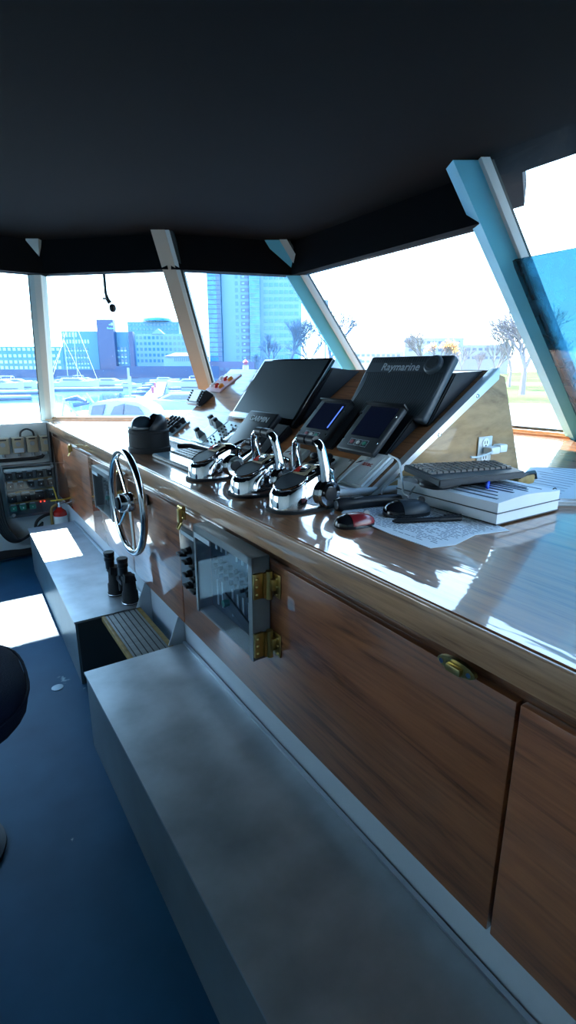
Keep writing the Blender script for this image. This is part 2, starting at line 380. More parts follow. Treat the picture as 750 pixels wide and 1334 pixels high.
for a, c in zip(ring, ring[1:]):
    d = (V(c)-V(a)).normalized(); n_ = V((-d.y, d.x))*.08
    b.hexa([(a[0], a[1], FZ), (c[0], c[1], FZ), (c[0]+n_.x, c[1]+n_.y, FZ), (a[0]+n_.x, a[1]+n_.y, FZ)], [(a[0], a[1], 1.0), (c[0], c[1], 1.0), (c[0]+n_.x, c[1]+n_.y, 1.0), (a[0]+n_.x, a[1]+n_.y, 1.0)])
struct('wall_front', b, 'wpaint')
b = B()                          # dark header above the windows up to the headliner
tr = [(T1, T2), (T2, T3), (T3, T4)]
for a, c in tr:
    d = (V(c)-V(a)).normalized(); n_ = V((d.y, -d.x))*.06
    pa, pc = lp(a, a, WT), lp(c, c, WT)
    q = [(a[0]+n_.x, a[1]+n_.y), (c[0]+n_.x, c[1]+n_.y), (c[0]-n_.x, c[1]-n_.y), (a[0]-n_.x, a[1]-n_.y)]
    b.hexa([(x, y, WT-.03) for x, y in q], [(x, y, CZ) for x, y in q])
b.box(-1.8, .9, 5.0, 5.14, WT-.03, CZ)
struct('trim_2', b, 'ceil')
def post(Pb, Tb, z0, z1, segs, dep=.06):   # leaning post: segs = (offset0, offset1, material) along the view-right direction
    global PN
    for k, (o0, o1, mt, dd) in enumerate(segs):
        b = B(); a, t = lp(Pb, Tb, z0), lp(Pb, Tb, z1); h = HF
        a0, a1, t0, t1 = a+RT*o0, a+RT*o1, t+RT*o0, t+RT*o1
        b.hexa([a0-h*dd, a1-h*dd, a1+h*dep, a0+h*dep], [t0-h*dd, t1-h*dd, t1+h*dep, t0+h*dep])
        PN += 1; struct('trim_%d' % PN, b, mt)
PN = 2
post(P1, T1, .96, CZ, [(-.065, -.045, 'gasket', .03), (-.045, .055, 'cream', .05)])
post(P2, T2, .96, CZ, [(-.06, .045, 'tan', .06), (.045, .075, 'wtrim', .05), (.075, .095, 'gasket', .03)])
post(P3, T3, .96, CZ, [(-.09, .03, 'cyan', .06), (.03, .09, 'wtrim', .08), (.09, .115, 'gasket', .04)])
post(P4, T4, .96, CZ, [(-.07, .055, 'cyan', .06), (.055, .10, 'wtrim', .10), (.10, .13, 'gasket', .07)])
post(P5, T5, .96, CZ, [(-.06, .06, 'wtrim', .06)])
post(P6, T6, .96, CZ, [(-.06, .06, 'wtrim', .06)])
def pane(n, a, ta, c, tcx, mt, z1=CZ):
    b = B(); p = [lp(a, ta, 1.0), lp(c, tcx, 1.0), lp(c, tcx, z1), lp(a, ta, z1)]
    nn = (p[1]-p[0]).cross(p[3]-p[0]).normalized()*.012
    b.hexa([p[0], p[1], p[1]+nn, p[0]+nn], [p[3], p[2], p[2]+nn, p[3]+nn]); struct('window_%d' % n, b, mt)
b = B(); b.hexa([(-1.5, 5.70, .99), (.85, 5.70, .99), (.85, 5.712, .99), (-1.5, 5.712, .99)], [(-1.5, 5.07, WT), (.80, 5.07, WT), (.80, 5.082, WT), (-1.5, 5.082, WT)]); struct('window_1', b, 'pane')
pane(2, P1, T1, P2, T2, 'pane', WT); pane(3, P2, T2, P3, T3, 'panehaze', WT); pane(4, P3, T3, P4, T4, 'paneclear', WT)
def pane_z(n, a, ta, c, tcx, mt, z0, z1):
    b = B(); p = [lp(a, ta, z0), lp(c, tcx, z0), lp(c, tcx, z1), lp(a, ta, z1)]
    nn = (p[1]-p[0]).cross(p[3]-p[0]).normalized()*.012
    b.hexa([p[0], p[1], p[1]+nn, p[0]+nn], [p[3], p[2], p[2]+nn, p[3]+nn]); struct('window_%d' % n, b, mt)
pane_z(5, P4, T4, P5, T5, 'panecyan', 1.0, 2.09); pane_z(6, P4, T4, P5, T5, 'paneclear', 2.09, CZ); pane(7, P5, T5, P6, T6, 'paneclear')
# wooden sill beads along the forward windows
for i, (a, c) in enumerate([(P1, P2), (P2, P3), (P3, P4), (P4, P5)]):
    d = (V(c)-V(a)).normalized(); n_ = V((d.y, -d.x))
    b = B()
    for o0, o1, z1 in ((.0, .035, 1.035), (.035, .06, 1.015)):
        q = [(a[0]+n_.x*o0, a[1]+n_.y*o0), (c[0]+n_.x*o0, c[1]+n_.y*o0), (c[0]+n_.x*o1, c[1]+n_.y*o1), (a[0]+n_.x*o1, a[1]+n_.y*o1)]
        b.hexa([(x, y, 1.001) for x, y in q], [(x, y, z1) for x, y in q])
    PN += 1; struct('trim_%d' % PN, b, 'sill')
# ================================================================== CABINET RUN AND COUNTER
t = thing('helm_counter', 'long varnished brown wooden countertop running under the forward windows', 'counter', (2.2, 1.5, .915))
cpoly = [(.85, -2.6), (.85, 5.60), (.93, 5.60), (2.2, 4.72), (3.6, 3.84), (3.86, 2.05), (3.66, .15), (2.2, -1.6), (2.2, -2.6)]
obj('top_board', B().prism([(x, y, .925) for x, y in cpoly], (0, 0, .075)), 'counter', t)
obj('edge_band', B().box(.832, .852, -2.6, 5.60, .918, .997, .006), 'edge', t)
t = thing('helm_cabinet', 'varnished wooden cabinet run below the countertop with hinged panel doors', 'cabinet', (1.1, 1.5, .28))
obj('body', B().box(.875, 1.0, -2.6, 5.56, .285, .92), 'frame', t)
ys = [-2.5, .490, 2.242, 3.03, 4.02, 5.5]
drs = []
for a, c in zip(ys, ys[1:]):
    drs.append(obj('door', B().box(.852, .875, a+.004, c-.004, .285, .874, .003), 'door', t))
def brass_latch(y, z, par, s=1.):
    b = B(); s *= .8; b.box(.842, .853, y-.030*s, y+.030*s, z-.035*s, z+.045*s, .004)
    b.cyl((.842, y-.034*s, z+.035*s), (.842, y+.034*s, z+.035*s), .012*s, n=12).box(.822, .842, y-.014*s, y+.014*s, z-.05*s, z+.03*s, .004)
    b.tube([(.835, y-.02*s, z-.05*s), (.820, y-.012*s, z-.085*s), (.820, y+.012*s, z-.085*s), (.835, y+.02*s, z-.05*s)], .006*s, 6)
    for dy in (-.022, .022): b.ball((.841, y+dy*s, z-.02*s), .006*s, n=8)
    obj('latch', b, 'brass', par, label='brass latch')
brass_latch(2.175, .865, drs[1]); brass_latch(3.2, .865, drs[3]); brass_latch(4.58, .865, drs[4], .9)
b = B(); y, z = .634, .882                                     # flush lens shaped catch
b.prism([(.852, y+.050*math.cos(k*PI/8)*(1), z+.017*math.sin(k*PI/8)) for k in range(16)], (-.010, 0, 0))
b.mi = 1; b.box(.830, .842, y-.020, y+.018, z-.011, z+.006, .002)
b.mi = 2
for dy in (-.036, .036): b.cyl((.843, y+dy, z), (.838, y+dy, z), .006, n=10)
obj('latch', b, ['brassold', 'brass', 'steel'], drs[1], label='flat oval brass catch')
b = B(); b.box(.88, .92, -2.6, 5.58, FZ, .284); struct('baseboard_front', b, 'kick')
# clear covers with hinges over the breaker panels
def cover_box(y0, y1, z0, z1, hingeside, label, labels_cols):
    t = thing('breaker_box', label, 'electrical box', (.86, (y0+y1)/2, z0))
    obj('breaker_panel', B().box(.842, .851, y0+.012, y1-.012, z0+.012, z1-.012), 'breaker', t)
    fr = B(); th = .012; x0, x1 = .780, .842
    fr.box(x0, x1, y0, y1, z1-th, z1, .002).box(x0, x1, y0, y1, z0, z0+th, .002).box(x0, x1, y0, y0+th, z0, z1, .002).box(x0, x1, y1-th, y1, z0, z1, .002)
    fr.box(x0-.006, x0+.004, y0, y1, z1-.028, z1).box(x0-.006, x0+.004, y0, y0+.026, z0, z1).box(x0-.006, x0+.004, y1-.018, y1, z0, z1)
    obj('cover_frame', fr, 'acedge', t)
    obj('clear_cover', B().box(x0-.002, x0+.002, y0+.02, y1-.015, z0+.01, z1-.02), 'acryl', t)
    h = z1-z0
    for r, (f0, f1) in enumerate(((.74, .93), (.10, .40))):
        for k in range(labels_cols):
            if (k*7+r*3) % 5 == 0: continue
            yy = y0+.05+(y1-y0-.13)*k/(labels_cols-1)
            lab = B(); lab.box(.838, .842, yy, yy+.012, z0+h*f0, z0+h*f1*(1 if k % 2 else .97)); obj('label_strip', lab, 'label', t)
    obj('name_strip', B().box(x0-.010, x0-.004, y1-.16, y1-.02, z1-.05, z1-.03), 'label', t)
    sw = B()
    for r in range(3):
        for k in range(labels_cols):
            yy = y0+.05+(y1-y0-.13)*k/(labels_cols-1); zz = z0+h*(.46+.08*r)
            sw.box(.826, .842, yy, yy+.014, zz, zz+h*.045, .002)
    obj('breaker_switch', sw, 'black', t, kind='stuff')
    arm = B(); arm.prism([(.822, y1-.15, z0+.12), (.822, y1-.17, z0+.13), (.822, y0+.08, z0+.07), (.822, y0+.07, z0+.02), (.822, y1-.16, z0+.085)], (.008, 0, 0))
    obj('lever_plate', arm, 'black', t)
    obj('catch', B().cyl((.822, y1-.20, z0+.10), (.80, y1-.20, z0+.10), .014, n=12), 'green', t)
    for zz in (z0+.06, z1-.10) if hingeside else (z0+h*.5,):
        hb = B(); hb.box(.776, .812, y0-.010, y0+.004, zz-.045, zz+.045, .002)
        hb.mi = 0; hb.box(.846, .852, y0-.058, y0-.012, zz-.042, zz+.042, .003)
        hb.cyl((.832, y0-.014, zz-.05), (.832, y0-.014, zz+.05), .012, n=12)
        hb.box(.812, .836, y0-.016, y0-.006, zz-.045, zz+.045)
        for dz in (-.028, 0, .028):
            hb.ball((.845, y0-.045, zz+dz), .005, n=8); hb.ball((.788, y0-.011, zz+dz), .006, n=8)
        hb.box(.828, .846, y0-.040, y0-.022, zz-.016, zz+.026, .004)
        obj('hinge', hb, 'brass', t, label='brass hinge')
    return t
cover_box(1.405, 1.885, .524, .902, True, 'near clear covered breaker box with two brass hinges on the cabinet front', 9)
cover_box(3.140, 3.570, .596, .884, False, 'far clear covered breaker box on the cabinet front left of the steering wheel', 8)
t = thing('switch_panel', 'black switch plate with knobs on the cabinet front beside the near breaker box', 'switch panel', (.85, 2.08, .50))
obj('plate', B().box(.844, .852, 1.93, 2.225, .495, .805, .003), 'breaker', t)
obj('title_strip', B().box(.842, .845, 1.95, 2.20, .765, .782), 'label', t)
for k, (yy, zz) in enumerate([(2.10, .66), (2.10, .60), (2.10, .71), (2.10, .545), (2.16, .68), (2.02, .66), (2.02, .60), (2.02, .545)]):
    kb = B(); kb.cyl((.845, yy, zz), (.822, yy, zz), .020, .015, 12).box(.806, .824, yy-.024, yy+.024, zz-.006, zz+.006, .003)
    obj('knob', kb, 'black', t)
for zz in (.735, .69, .635, .575): obj('label_tab', B().box(.841, .845, 1.945, 1.985, zz-.01, zz+.01), 'label', t)
# ================================================================== DECK BOXES, STEP
def deck_box(y0, y1, label, x0f=.45, x0n=.45):
    t = thing('deck_box', label, 'box', ((x0f+.87)/2, (y0+y1)/2, FZ))
    b = B(); b.hexa([(x0n, y0+.01, FZ), (.86, y0+.01, FZ), (.86, y1-.01, FZ), (x0f, y1-.01, FZ)], [(x0n, y0+.01, .138), (.86, y0+.01, .138), (.86, y1-.01, .138), (x0f, y1-.01, .138)])
    obj('carcass', b, 'boxside', t)
    b = B(); b.hexa([(x0n-.006, y0, .134), (.872, y0, .134), (.872, y1, .134), (x0f-.006, y1, .134)], [(x0n-.006, y0, .146), (.872, y0, .146), (.872, y1, .146), (x0f-.006, y1, .146)])
    obj('lid', b, 'plate', t, label='brushed grey metal lid')
    obj('edge_strip', B().box(.858, .872, y0, y1, .146, .156), 'alu', t)
    obj('end_panel', B().box(x0n+.012, .85, y0+.002, y0+.010, FZ+.005, .13), 'boxfront', t)
    return t
deck_box(2.84, 4.92, 'long metal topped deck box behind the steering wheel with binoculars on it', .486, .447)
deck_box(-1.6, 2.30, 'near metal topped deck box in front of the long cabinet door', .38, .433)
t = thing('step_board', 'short ribbed grey step with yellow edges bridging the two deck boxes', 'step', (.69, 2.57, .08))
obj('tread', B().box(.605, .805, 2.302, 2.838, .11, .14, .002), 'gboard', t)
b = B()
for x in (.622, .652, .682, .712, .742, .772): b.box(x-.0025, x+.0025, 2.304, 2.836, .1385, .1412)
obj('groove', b, 'groove', t, kind='stuff')
obj('edge_strip', B().box(.588, .607, 2.302, 2.838, .112, .143, .003), 'amber', t, label='yellow edge strip')
obj('edge_strip', B().box(.788, .812, 2.302, 2.838, .1400, .1425), 'amber', t, label='worn yellow edge strip')
for y in (2.315, 2.835):
    tobj('gusset_bracket', B().prism([(.879, y, .02), (.79, y, .02), (.79, y, .15), (.845, y, .285), (.879, y, .285)], (0, .006, 0)), 'kick',
         'white gusset plate at the %s end of the step board' % ('near' if y < 2.5 else 'far'), 'bracket', 'gusset plates beside the step')
# binoculars standing on the far box
t = thing('binoculars', 'black binoculars standing upright on the long metal topped deck box', 'binoculars', (.76, 3.01, .146))
for (x, y) in ((.745, 3.10), (.782, 2.925)):
    b = B(); b.lathe([(.046, 0), (.050, .004), (.050, .014), (.047, .02), (.046, .07), (.040, .08), (.037, .15), (.036, .175), (.0, .178)], (x, y, .146), n=28)
    obj('objective_barrel', b, 'rubber', t)
    b = B(); b.lathe([(.0495, .006), (.0515, .009), (.0495, .012)], (x, y, .146), n=28); obj('ring', b, 'alu', t, label='thin silver ring')
    ex, ey = x-.020, y+(.012 if y > 3 else .035)
    b = B(); b.hexa([(x-.035, y-.038, .29), (x+.035, y-.038, .29), (x+.035, y+.05, .29), (x-.035, y+.05, .29)], [(x-.03, y-.034, .335), (x+.028, y-.034, .322), (x+.028, y+.045, .322), (x-.03, y+.045, .335)])
    obj('prism_housing', b, 'rubber', t)
    b = B(); b.lathe([(.026, 0), (.027, .05), (.031, .052), (.031, .07), (.027, .075), (.031, .08), (.033, .10), (.030, .105), (.020, .104)], (ex, ey, .318), n=24)
    obj('eyepiece', b, 'black', t)
obj('bridge', B().cyl((.755, 3.01, .20), (.755, 3.01, .34), .014, n=14).box(.742, .768, 2.95, 3.07, .25, .28, .006), 'black', t)
# ================================================================== STEERING WHEEL
wc = V((.745, 2.685, .822)); R_ = .268
t = thing('steering_wheel', 'polished steel steering wheel with three spokes on the cabinet front', 'steering wheel', (.86, wc.y, wc.z))
b = B(); b.tube([wc+V((0, math.cos(k*PI/36)*R_, math.sin(k*PI/36)*R_)) for k in range(72)], .0185, 14, True); obj('rim', b, 'steel', t)
for a in (56, 318, 256):
    a = math.radians(a); d = V((0, math.cos(a), math.sin(a)))
    b = B(); b.tube([wc+V((.01, 0, 0))+d*.05, wc+V((.006, 0, 0))+d*.15, wc+d*(R_-.01)], [.011, .0095, .0085], 10); obj('spoke', b, 'steel', t)
b = B(); b.lathe([(.0, -.050), (.030, -.050), (.046, -.044), (.050, -.035), (.052, .02), (.046, .03), (.02, .034)], wc, (1, 0, 0), 32); obj('hub', b, 'steel', t)
b = B(); b.lathe([(.036, -.053), (.034, -.056), (0, -.058)], wc, (1, 0, 0), 24); obj('hub_cap', b, 'blackgloss', t)
b = B(); b.cyl(wc+V((.03, 0, 0)), (.84, wc.y, wc.z), .016, n=14); obj('shaft', b, 'steel', t)
b = B(); b.lathe([(.030, 0), (.034, .012), (.024, .016), (.022, .03)], (.852, wc.y, wc.z), (-1, 0, 0), 20)
for k in range(4): b.ball((.845, wc.y+.028*math.cos(k*PI/2+.6), wc.z+.028*math.sin(k*PI/2+.6)), .008, n=8)
obj('shaft_flange', b, 'darkgrey', t)
# ================================================================== ENGINE CONTROLS
def oval(ax, ay, z, cx=0, n=40, e=.8, tilt=0, zx=None):
    r = []
    for k in range(n):
        a = 2*PI*k/n; c, s = math.cos(a), math.sin(a)
        x = cx+math.copysign(abs(c)**e, c)*ax; y = math.copysign(abs(s)**e, s)*ay
        r.append(V((x, y, z+(zx(x) if zx else 0))))
    return r
def engine_control(px, py, ang, label, yaw=0.):
    t = thing('engine_control', label, 'throttle', (0, 0, 0), 'chrome twin lever engine controls')
    def sub(n, b, m, par=t, **kw): return obj(n, b, m, par, **kw)
    sub('gasket', B().loft([oval(.150, .092, .0), oval(.150, .092, .010)]), 'rubber')
    sl = lambda x: .066*max(0, min(1, (x+.125)/.15))
    sub('housing', B().loft([oval(.138, .080, .010), oval(.136, .079, .058, zx=lambda x: sl(x)*.75), oval(.130, .074, .068, zx=sl), oval(.118, .062, .073, zx=sl)]), 'chrome')
    f1 = lambda x: sl(x)
    padr = [V((-.058+.058*math.cos(a), .064*math.sin(a), .0755+sl(-.058+.058*math.cos(a)))) for a in [2*PI*k/28 for k in range(28)]]
    sub('face_plate', B().loft([padr, [p+V((0, 0, .004)) for p in padr]]), 'slate', label='black oval face plate')
    b = B(); b.tube([p+V((0, 0, .002)) for p in padr], .0035, 6, True); pr = sub('face_plate_rim', b, 'chrome')
    b = B()
    for k in range(5):
        b.box(-.085+k*.012, -.079+k*.012, -.02+(k % 2)*.012, .02, .092+k*.0012, .0955+k*.0042, .0005)
    sub('emblem', b, 'label')
    # maker's coloured plate on the crown of the housing
    b = B(); b.ball((.050, 0, .095), .078, .066, .062, 20, .85); sub('crown', b, 'chrome')
    b = B(); b.hexa([(-.020, -.036, .122), (-.020, .036, .122), (.034, .036, .150), (.034, -.036, .150)], [(-.023, -.036, .129), (-.023, .036, .129), (.030, .036, .158), (.030, -.036, .158)]); pl = sub('crown_plate', b, 'beige')
    bd = lambda x0, x1, ya, yb: B().hexa([(x0, ya, .1413+x0*.547+.0003), (x0, yb, .1413+x0*.547+.0003), (x1, yb, .1413+x1*.547+.0003), (x1, ya, .1413+x1*.547+.0003)], [(x0-.001, ya, .1413+x0*.547+.0024), (x0-.001, yb, .1413+x0*.547+.0024), (x1-.001, yb, .1413+x1*.547+.0024), (x1-.001, ya, .1413+x1*.547+.0024)])
    sub('badge', bd(-.018, .010, .006, .034), 'red', label='red badge')
    sub('badge', bd(-.012, .020, -.022, .003), 'black', label='black badge')
    for s_ in (-1, 1):
        b = B(); b.lathe([(.052, 0), (.054, .008), (.052, .030), (.045, .038), (.0, .038)], (.045, s_*.068, .062), (0, s_, 0), 32); hb = sub('hub', b, 'chrome')
        b = B(); b.lathe([(.026, .037), (.026, .042), (.0, .044)], (.045, s_*.068, .062), (0, s_, 0), 20); sub('hub_cap', b, 'black')
        rot = Matrix.Translation((.045, 0, .062)) @ Matrix.Rotation(math.radians(ang), 4, 'Y') @ Matrix.Translation((-.045, 0, -.062))
        b = B(rot); yy = s_*.088
        b.tube([(.045, yy, .062), (.045, yy, .10), (.043, yy-s_*.004, .16), (.040, yy-s_*.011, .215), (.040, yy-s_*.017, .235), (.040, yy-s_*.030, .247), (.040, yy-s_*.044, .250)],
               [.026, .025, .021, .0185, .018, .0165, .014], 14, flat=.62, up=(1, 0, 0))
        lv = sub('lever', b, 'chrome')
        b = B(rot); b.cyl((.040, yy-s_*.042, .250), (.040, s_*.004, .250), .019, n=14)
        sub('grip', b, 'black')
    t.location = V((px, py, 1.0))*K; t.rotation_euler = (0, 0, yaw)
    return t
engine_control(1.085, 1.560, -6, 'nearest chrome twin lever engine control with upright levers', .05)
engine_control(1.075, 1.850, -8, 'middle chrome twin lever engine control with upright levers', .05)
engine_control(1.055, 2.245, 66, 'farthest chrome twin lever engine control with levers pushed forward', .08)
# ================================================================== INSTRUMENT CONSOLE
t = thing('instrument_console', 'sloping varnished wooden instrument console standing on the counter', 'console', (1.9, 2.8, 1.0))
y0, yf = 1.56, 4.20
b = B(); b.hexa([(1.42, y0, 1.0), (2.39, y0, 1.0), (2.39, 4.28, 1.0), (1.42, 3.88, 1.0)], [(1.42, y0, 1.002), (2.20, y0, 1.47), (2.20, 4.20, 1.47), (1.42, 3.88, 1.002)])
bm2 = B(); fp = [(1.42, y0, 1.0), (1.42+.875*CT, y0, 1+.875*ST), (2.20, y0, 1.468), (2.39, y0, 1.0)]
fq = [(1.42, 3.86, 1.0), (1.42+.875*CT, 4.20, 1+.875*ST), (2.20, 4.20, 1.468), (2.39, 4.20, 1.0)]
bm2.loft([[V(p) for p in fp], [V(p) for p in fq]]); b.bm.free(); obj('face_board', bm2, 'console', t)
obj('side_panel', B().prism([(1.425, y0, 1.0), (1.42+.87*CT, y0, 1+.87*ST-.012), (2.205, y0, 1.462), (2.40, y0, 1.0)], (0, -.018, 0)), 'side', t, label='pale plywood end panel')
m4 = frame((1.42, y0-.018, 1.0), (CT, 0, ST), (0, 1, 0))
st = obj('trim_strip', B(m4).box(-.03, .885, -.006, .040, .0, .006, .002), 'trimalu', t, label='satin aluminium edge strip')
b = B(frame((1.42, y0-.022, 1.0), (CT, 0, ST), (0, -1, 0))); b.box(-.03, .885, -.002, .004, -.045, .008)
obj('trim_strip', B().prism([(1.395, y0-.026, .999), (1.395+.035, y0-.026, .999), (1.42+.885*CT, y0-.026, 1+.885*ST-.045), (1.42+.885*CT, y0-.026, 1+.885*ST+.004)], (0, .008, 0)), 'trimalu', t, label='aluminium end strip')
b.bm.free()
for wv in (.15, .42, .70):
    obj('screw', B().lathe([(.010, 0), (.008, .004), (0, .005)], (1.42+wv*CT+.012, y0-.026, 1+wv*ST-.012), (0, -1, 0), 12), 'steel', t)
obj('base_strip', B().box(1.385, 1.42, y0, 3.90, 1.0, 1.014, .003), 'trimalu', t, label='aluminium strip along the foot')
# --- helper for wedge shaped housings standing on the slope
def wedge(M4, a0, a1, b0, b1, h0, h1, bev=.004, b2=None):
    b = B(M4); t_ = bmesh.new(); b2 = b1 if b2 is None else b2
    pts = [(a0, b0, 0), (a1, b0, 0), (a1, b2, 0), (a0, b2, 0), (a0, b0, h0), (a1, b0, h0), (a1, b1, h1), (a0, b1, h1)]
    vs = [t_.verts.new(p) for p in pts]
    for q in ((3, 2, 1, 0), (4, 5, 6, 7), (0, 1, 5, 4), (1, 2, 6, 5), (2, 3, 7, 6), (3, 0, 4, 7)): t_.faces.new([vs[i] for i in q])
    if bev: bmesh.ops.bevel(t_, geom=t_.edges[:], offset=bev, segments=2, affect='EDGES')
    return b.merge(t_)
def tilt(M4, b0, h0, b1, h1, a=0):   # frame lying on the tilted front of a wedge; origin at its lower edge
    o = M4 @ V((a, b0, h0)); p = M4 @ V((a, b1, h1)); ax = (M4.to_3x3() @ V((1, 0, 0)))
    return frame(o, ax, p-o)
# --- big monitor
S0 = SL(2.865, 0)
t = thing('monitor', 'large black flat screen monitor tilted on the console', 'monitor', S0 @ V((0, .5, 0)))
obj('housing', wedge(S0, -.37, .390, .305, .70, .002, .135, .006, .86), 'black', t, label='black wedge shaped mount')
TF = tilt(S0, .294, .0015, .744, .152); L_ = math.hypot(.45, .1505)
obj('bezel', B(TF).box(-.385, .385, 0, L_, .0, .030, .008), 'blackgloss', t)
obj('screen', B(TF).box(-.362, .362, .045, L_-.018, .0295, .0315), 'screen', t)
bz = B(TF); bz.box(-.385, .385, .0, .040, .028, .036, .004); lw = obj('lower_bezel', bz, 'blackgloss', t)
b = B(); text(b, 'Au', .026, TF @ Matrix.Translation((0, .018, .037)), .001); obj('lettering', b, 'label', t)
# --- chart plotter with slatted sun cover
S1 = SL(1.875, 0)
t = thing('chart_plotter', 'slate grey covered chart plotter with round knob at the right end of the console', 'marine display', S1 @ V((0, .6, 0)))
obj('housing', wedge(S1, -.24, .268, .450, .70, .006, .105, .006, .87), 'black', t, label='black wedge shaped mount')
TF = tilt(S1, .442, .0085, .752, .139); L_ = math.hypot(.31, .1305)
obj('sun_cover', B(TF).box(-.270, .270, 0, L_, 0, .045, .014, 3), 'cover', t)
b = B(TF)
for k in range(34):
    a = -.235+k*.0147; pts = []
    for j in range(9):
        v = j/8; pts.append((a+.035*math.sin(v*2.4)-.02, .02+v*(L_*.66), .0455))
    b.tube(pts, .0018, 4)
obj('cover_rib', b, 'darkgrey', t, kind='stuff')
obj('brow', B(TF).box(-.255, .255, L_*.70, L_*.71, .044, .047), 'darkgrey', t)
b = B(TF)
for k in range(26): b.box(-.25+k*.015, -.245+k*.015, L_-.040, L_-.012, .044, .0465)
obj('vent_slot', b, 'darkgrey', t, kind='stuff')
b = B(); text(b, 'Raymarine', .060, TF @ Matrix.Translation((-.025, L_*.80, .0455)), .0015); obj('lettering', b, 'label', t, label='light grey maker name lettering')
b = B(TF); b.lathe([(.046, .040), (.046, .062), (.040, .068), (.0, .069)], (.185, L_*.82, 0), (0, 0, 1), 28); kn = obj('knob', b, 'cover', t)
b = B(TF); b.lathe([(.030, .068), (.028, .071), (0, .071)], (.185, L_*.82, 0), (0, 0, 1), 24); obj('knob_cap', b, 'darkgrey', kn)
obj('cover_tab', B(TF).box(-.09, -.01, -.004, .010, .040, .056, .003), 'black', t)
# --- engine displays
def engine_display(y, lbl, lit):
    S = SL(y, 0); t = thing('engine_display', lbl, 'display', S @ V((0, .3, 0)), 'black engine displays with three buttons')
    obj('mount', wedge(S, -.135, .140, .195, .455, .012, .060, .006, .50), 'black', t)
    TF = tilt(S, .170, .030, .435, .085); L_ = math.hypot(.265, .055)
    obj('case', B(TF).box(-.125, .125, 0, L_, 0, .032, .010, 3), 'darkgrey', t)
    obj('screen', B(TF).box(-.085, .100, .085, L_-.012, .0315, .0335), 'lcd', t)
    if lit: obj('screen_glow', B(TF).box(.080, .090, .10, L_-.03, .0336, .0340), 'lcdlit', t, label='thin glowing blue line')
    obj('brow', B(TF).box(-.12, .13, L_-.006, L_+.004, .010, .050, .002), 'black', t)
    for k, m in enumerate(('pinkbtn', 'ltgrey', 'green')):
        b = B(TF); b.lathe([(.011, .031), (.010, .036), (0, .037)], (-.045+k*.042, .048, 0), (0, 0, 1), 14)
        obj('button', b, m, t, label={'pinkbtn': 'pink button', 'ltgrey': 'grey button', 'green': 'green button'}[m])
    b = B(TF)
    for k in range(3):
        x = -.045+k*.042
        for (p, q) in (((x-.019, .030), (x+.019, .032)), ((x-.019, .064), (x+.019, .066)), ((x-.019, .03), (x-.0175, .066)), ((x+.0175, .03), (x+.019, .066))):
            b.box(p[0], q[0], p[1], q[1], .0318, .0325)
    obj('button_outline', b, 'label', t)
    b = B(TF)
    for (x, yv) in ((.112, .06), (.112, L_-.06), (-.114, .06), (-.114, L_-.06)): b.lathe([(.006, .031), (.005, .034), (0, .034)], (x, yv, 0), (0, 0, 1), 10)
    obj('screw', b, 'steel', t)
engine_display(2.165, 'left black engine display with a blue line on its screen', True)
engine_display(1.800, 'right black engine display below the covered chart plotter', False)
# --- white boxes
def white_box(y, w, a, l, lbl, txt):
    S = SL(y, w); t = thing('white_interface_box', lbl, 'electronic box', S @ V((0, 0, 0)), 'white interface boxes on the console')
    obj('case', wedge(S, -a, a, 0, l, .030, .030, .010), 'white', t)
    obj('lid_ridge', B(S).box(a*.45, a*.52, .02, l-.02, .030, .033, .001).box(a*.62, a*.68, .02, l-.02, .030, .033, .001), 'white', t)
    b = B(); text(b, txt, .036, S @ Matrix.Translation((a*.05, l*.62, .0305)), .0008); obj('lettering', b, 'redlabel', t, label='red lettering')
    b = B(S); b.prism([(-a*.75, l*.58, .030), (-a*.40, l*.66, .030), (-a*.30, l*.72, .030), (-a*.60, l*.67, .030)], (0, 0, .0015)).prism([(-a*.45, l*.76, .030), (-a*.12, l*.80, .030), (-a*.1, l*.83, .030)], (0, 0, .0015))
    obj('arrow_mark', b, 'black', t)
white_box(1.690, .0, .090, .215, 'white interface box with red lettering right of the key switch plate', 'asac')
white_box(2.225, .0, .088, .150, 'white interface box with red lettering behind the nearest engine control', 'asac')
# --- key switch plate
S = SL(1.935, .012)
t = thing('key_switch_plate', 'grey metal key switch plate between the two white boxes', 'switch plate', S @ V((0, 0, 0)))
obj('plate', B(S).box(-.110, .115, 0, .150, 0, .005, .001), 'ltgrey', t)
for a, bb in ((-.095, .135), (.10, .135), (-.095, .012), (.09, .012)):
    b = B(S); b.lathe([(.010, .004), (.009, .010), (0, .011)], (a, bb, 0), (0, 0, 1), 10); obj('screw', b, 'steel', t)
b = B(S); b.lathe([(.020, .004), (.018, .022), (0, .023)], (-.088, .085, 0), (0, 0, 1), 18); obj('ignition_lock', b, 'steel', t); b = B(S); b.lathe([(.020, .004), (.018, .022), (0, .023)], (.010, .10, 0), (0, 0, 1), 18); obj('ignition_lock', b, 'steel', t)
for a, bb, nm in ((-.088, .085, 'black headed key hanging from the left ignition lock'), (.010, .10, 'black headed key hanging from the right ignition lock')):
    k = thing('ignition_key', nm, 'key', S @ V((a, bb, .02)), 'keys in the ignition locks')
    b = B(S); b.cyl((a, bb, .022), (a, bb, .040), .010, n=10); b.ball((a+.002, bb-.004, .050), .024, .020, .016, 14); obj('key_head', b, 'black', k)
    b = B(S); b.ball((a+.006, bb-.045, .030), .022, .030, .014, 14, .8).ball((a-.006, bb-.066, .018), .014, .020, .010, 12); obj('key_fob', b, 'rubber', k)
    b = B(S); b.box(a-.008, a+.004, bb-.115, bb-.075, .010, .014, .001); obj('blade', b, 'steel', k)
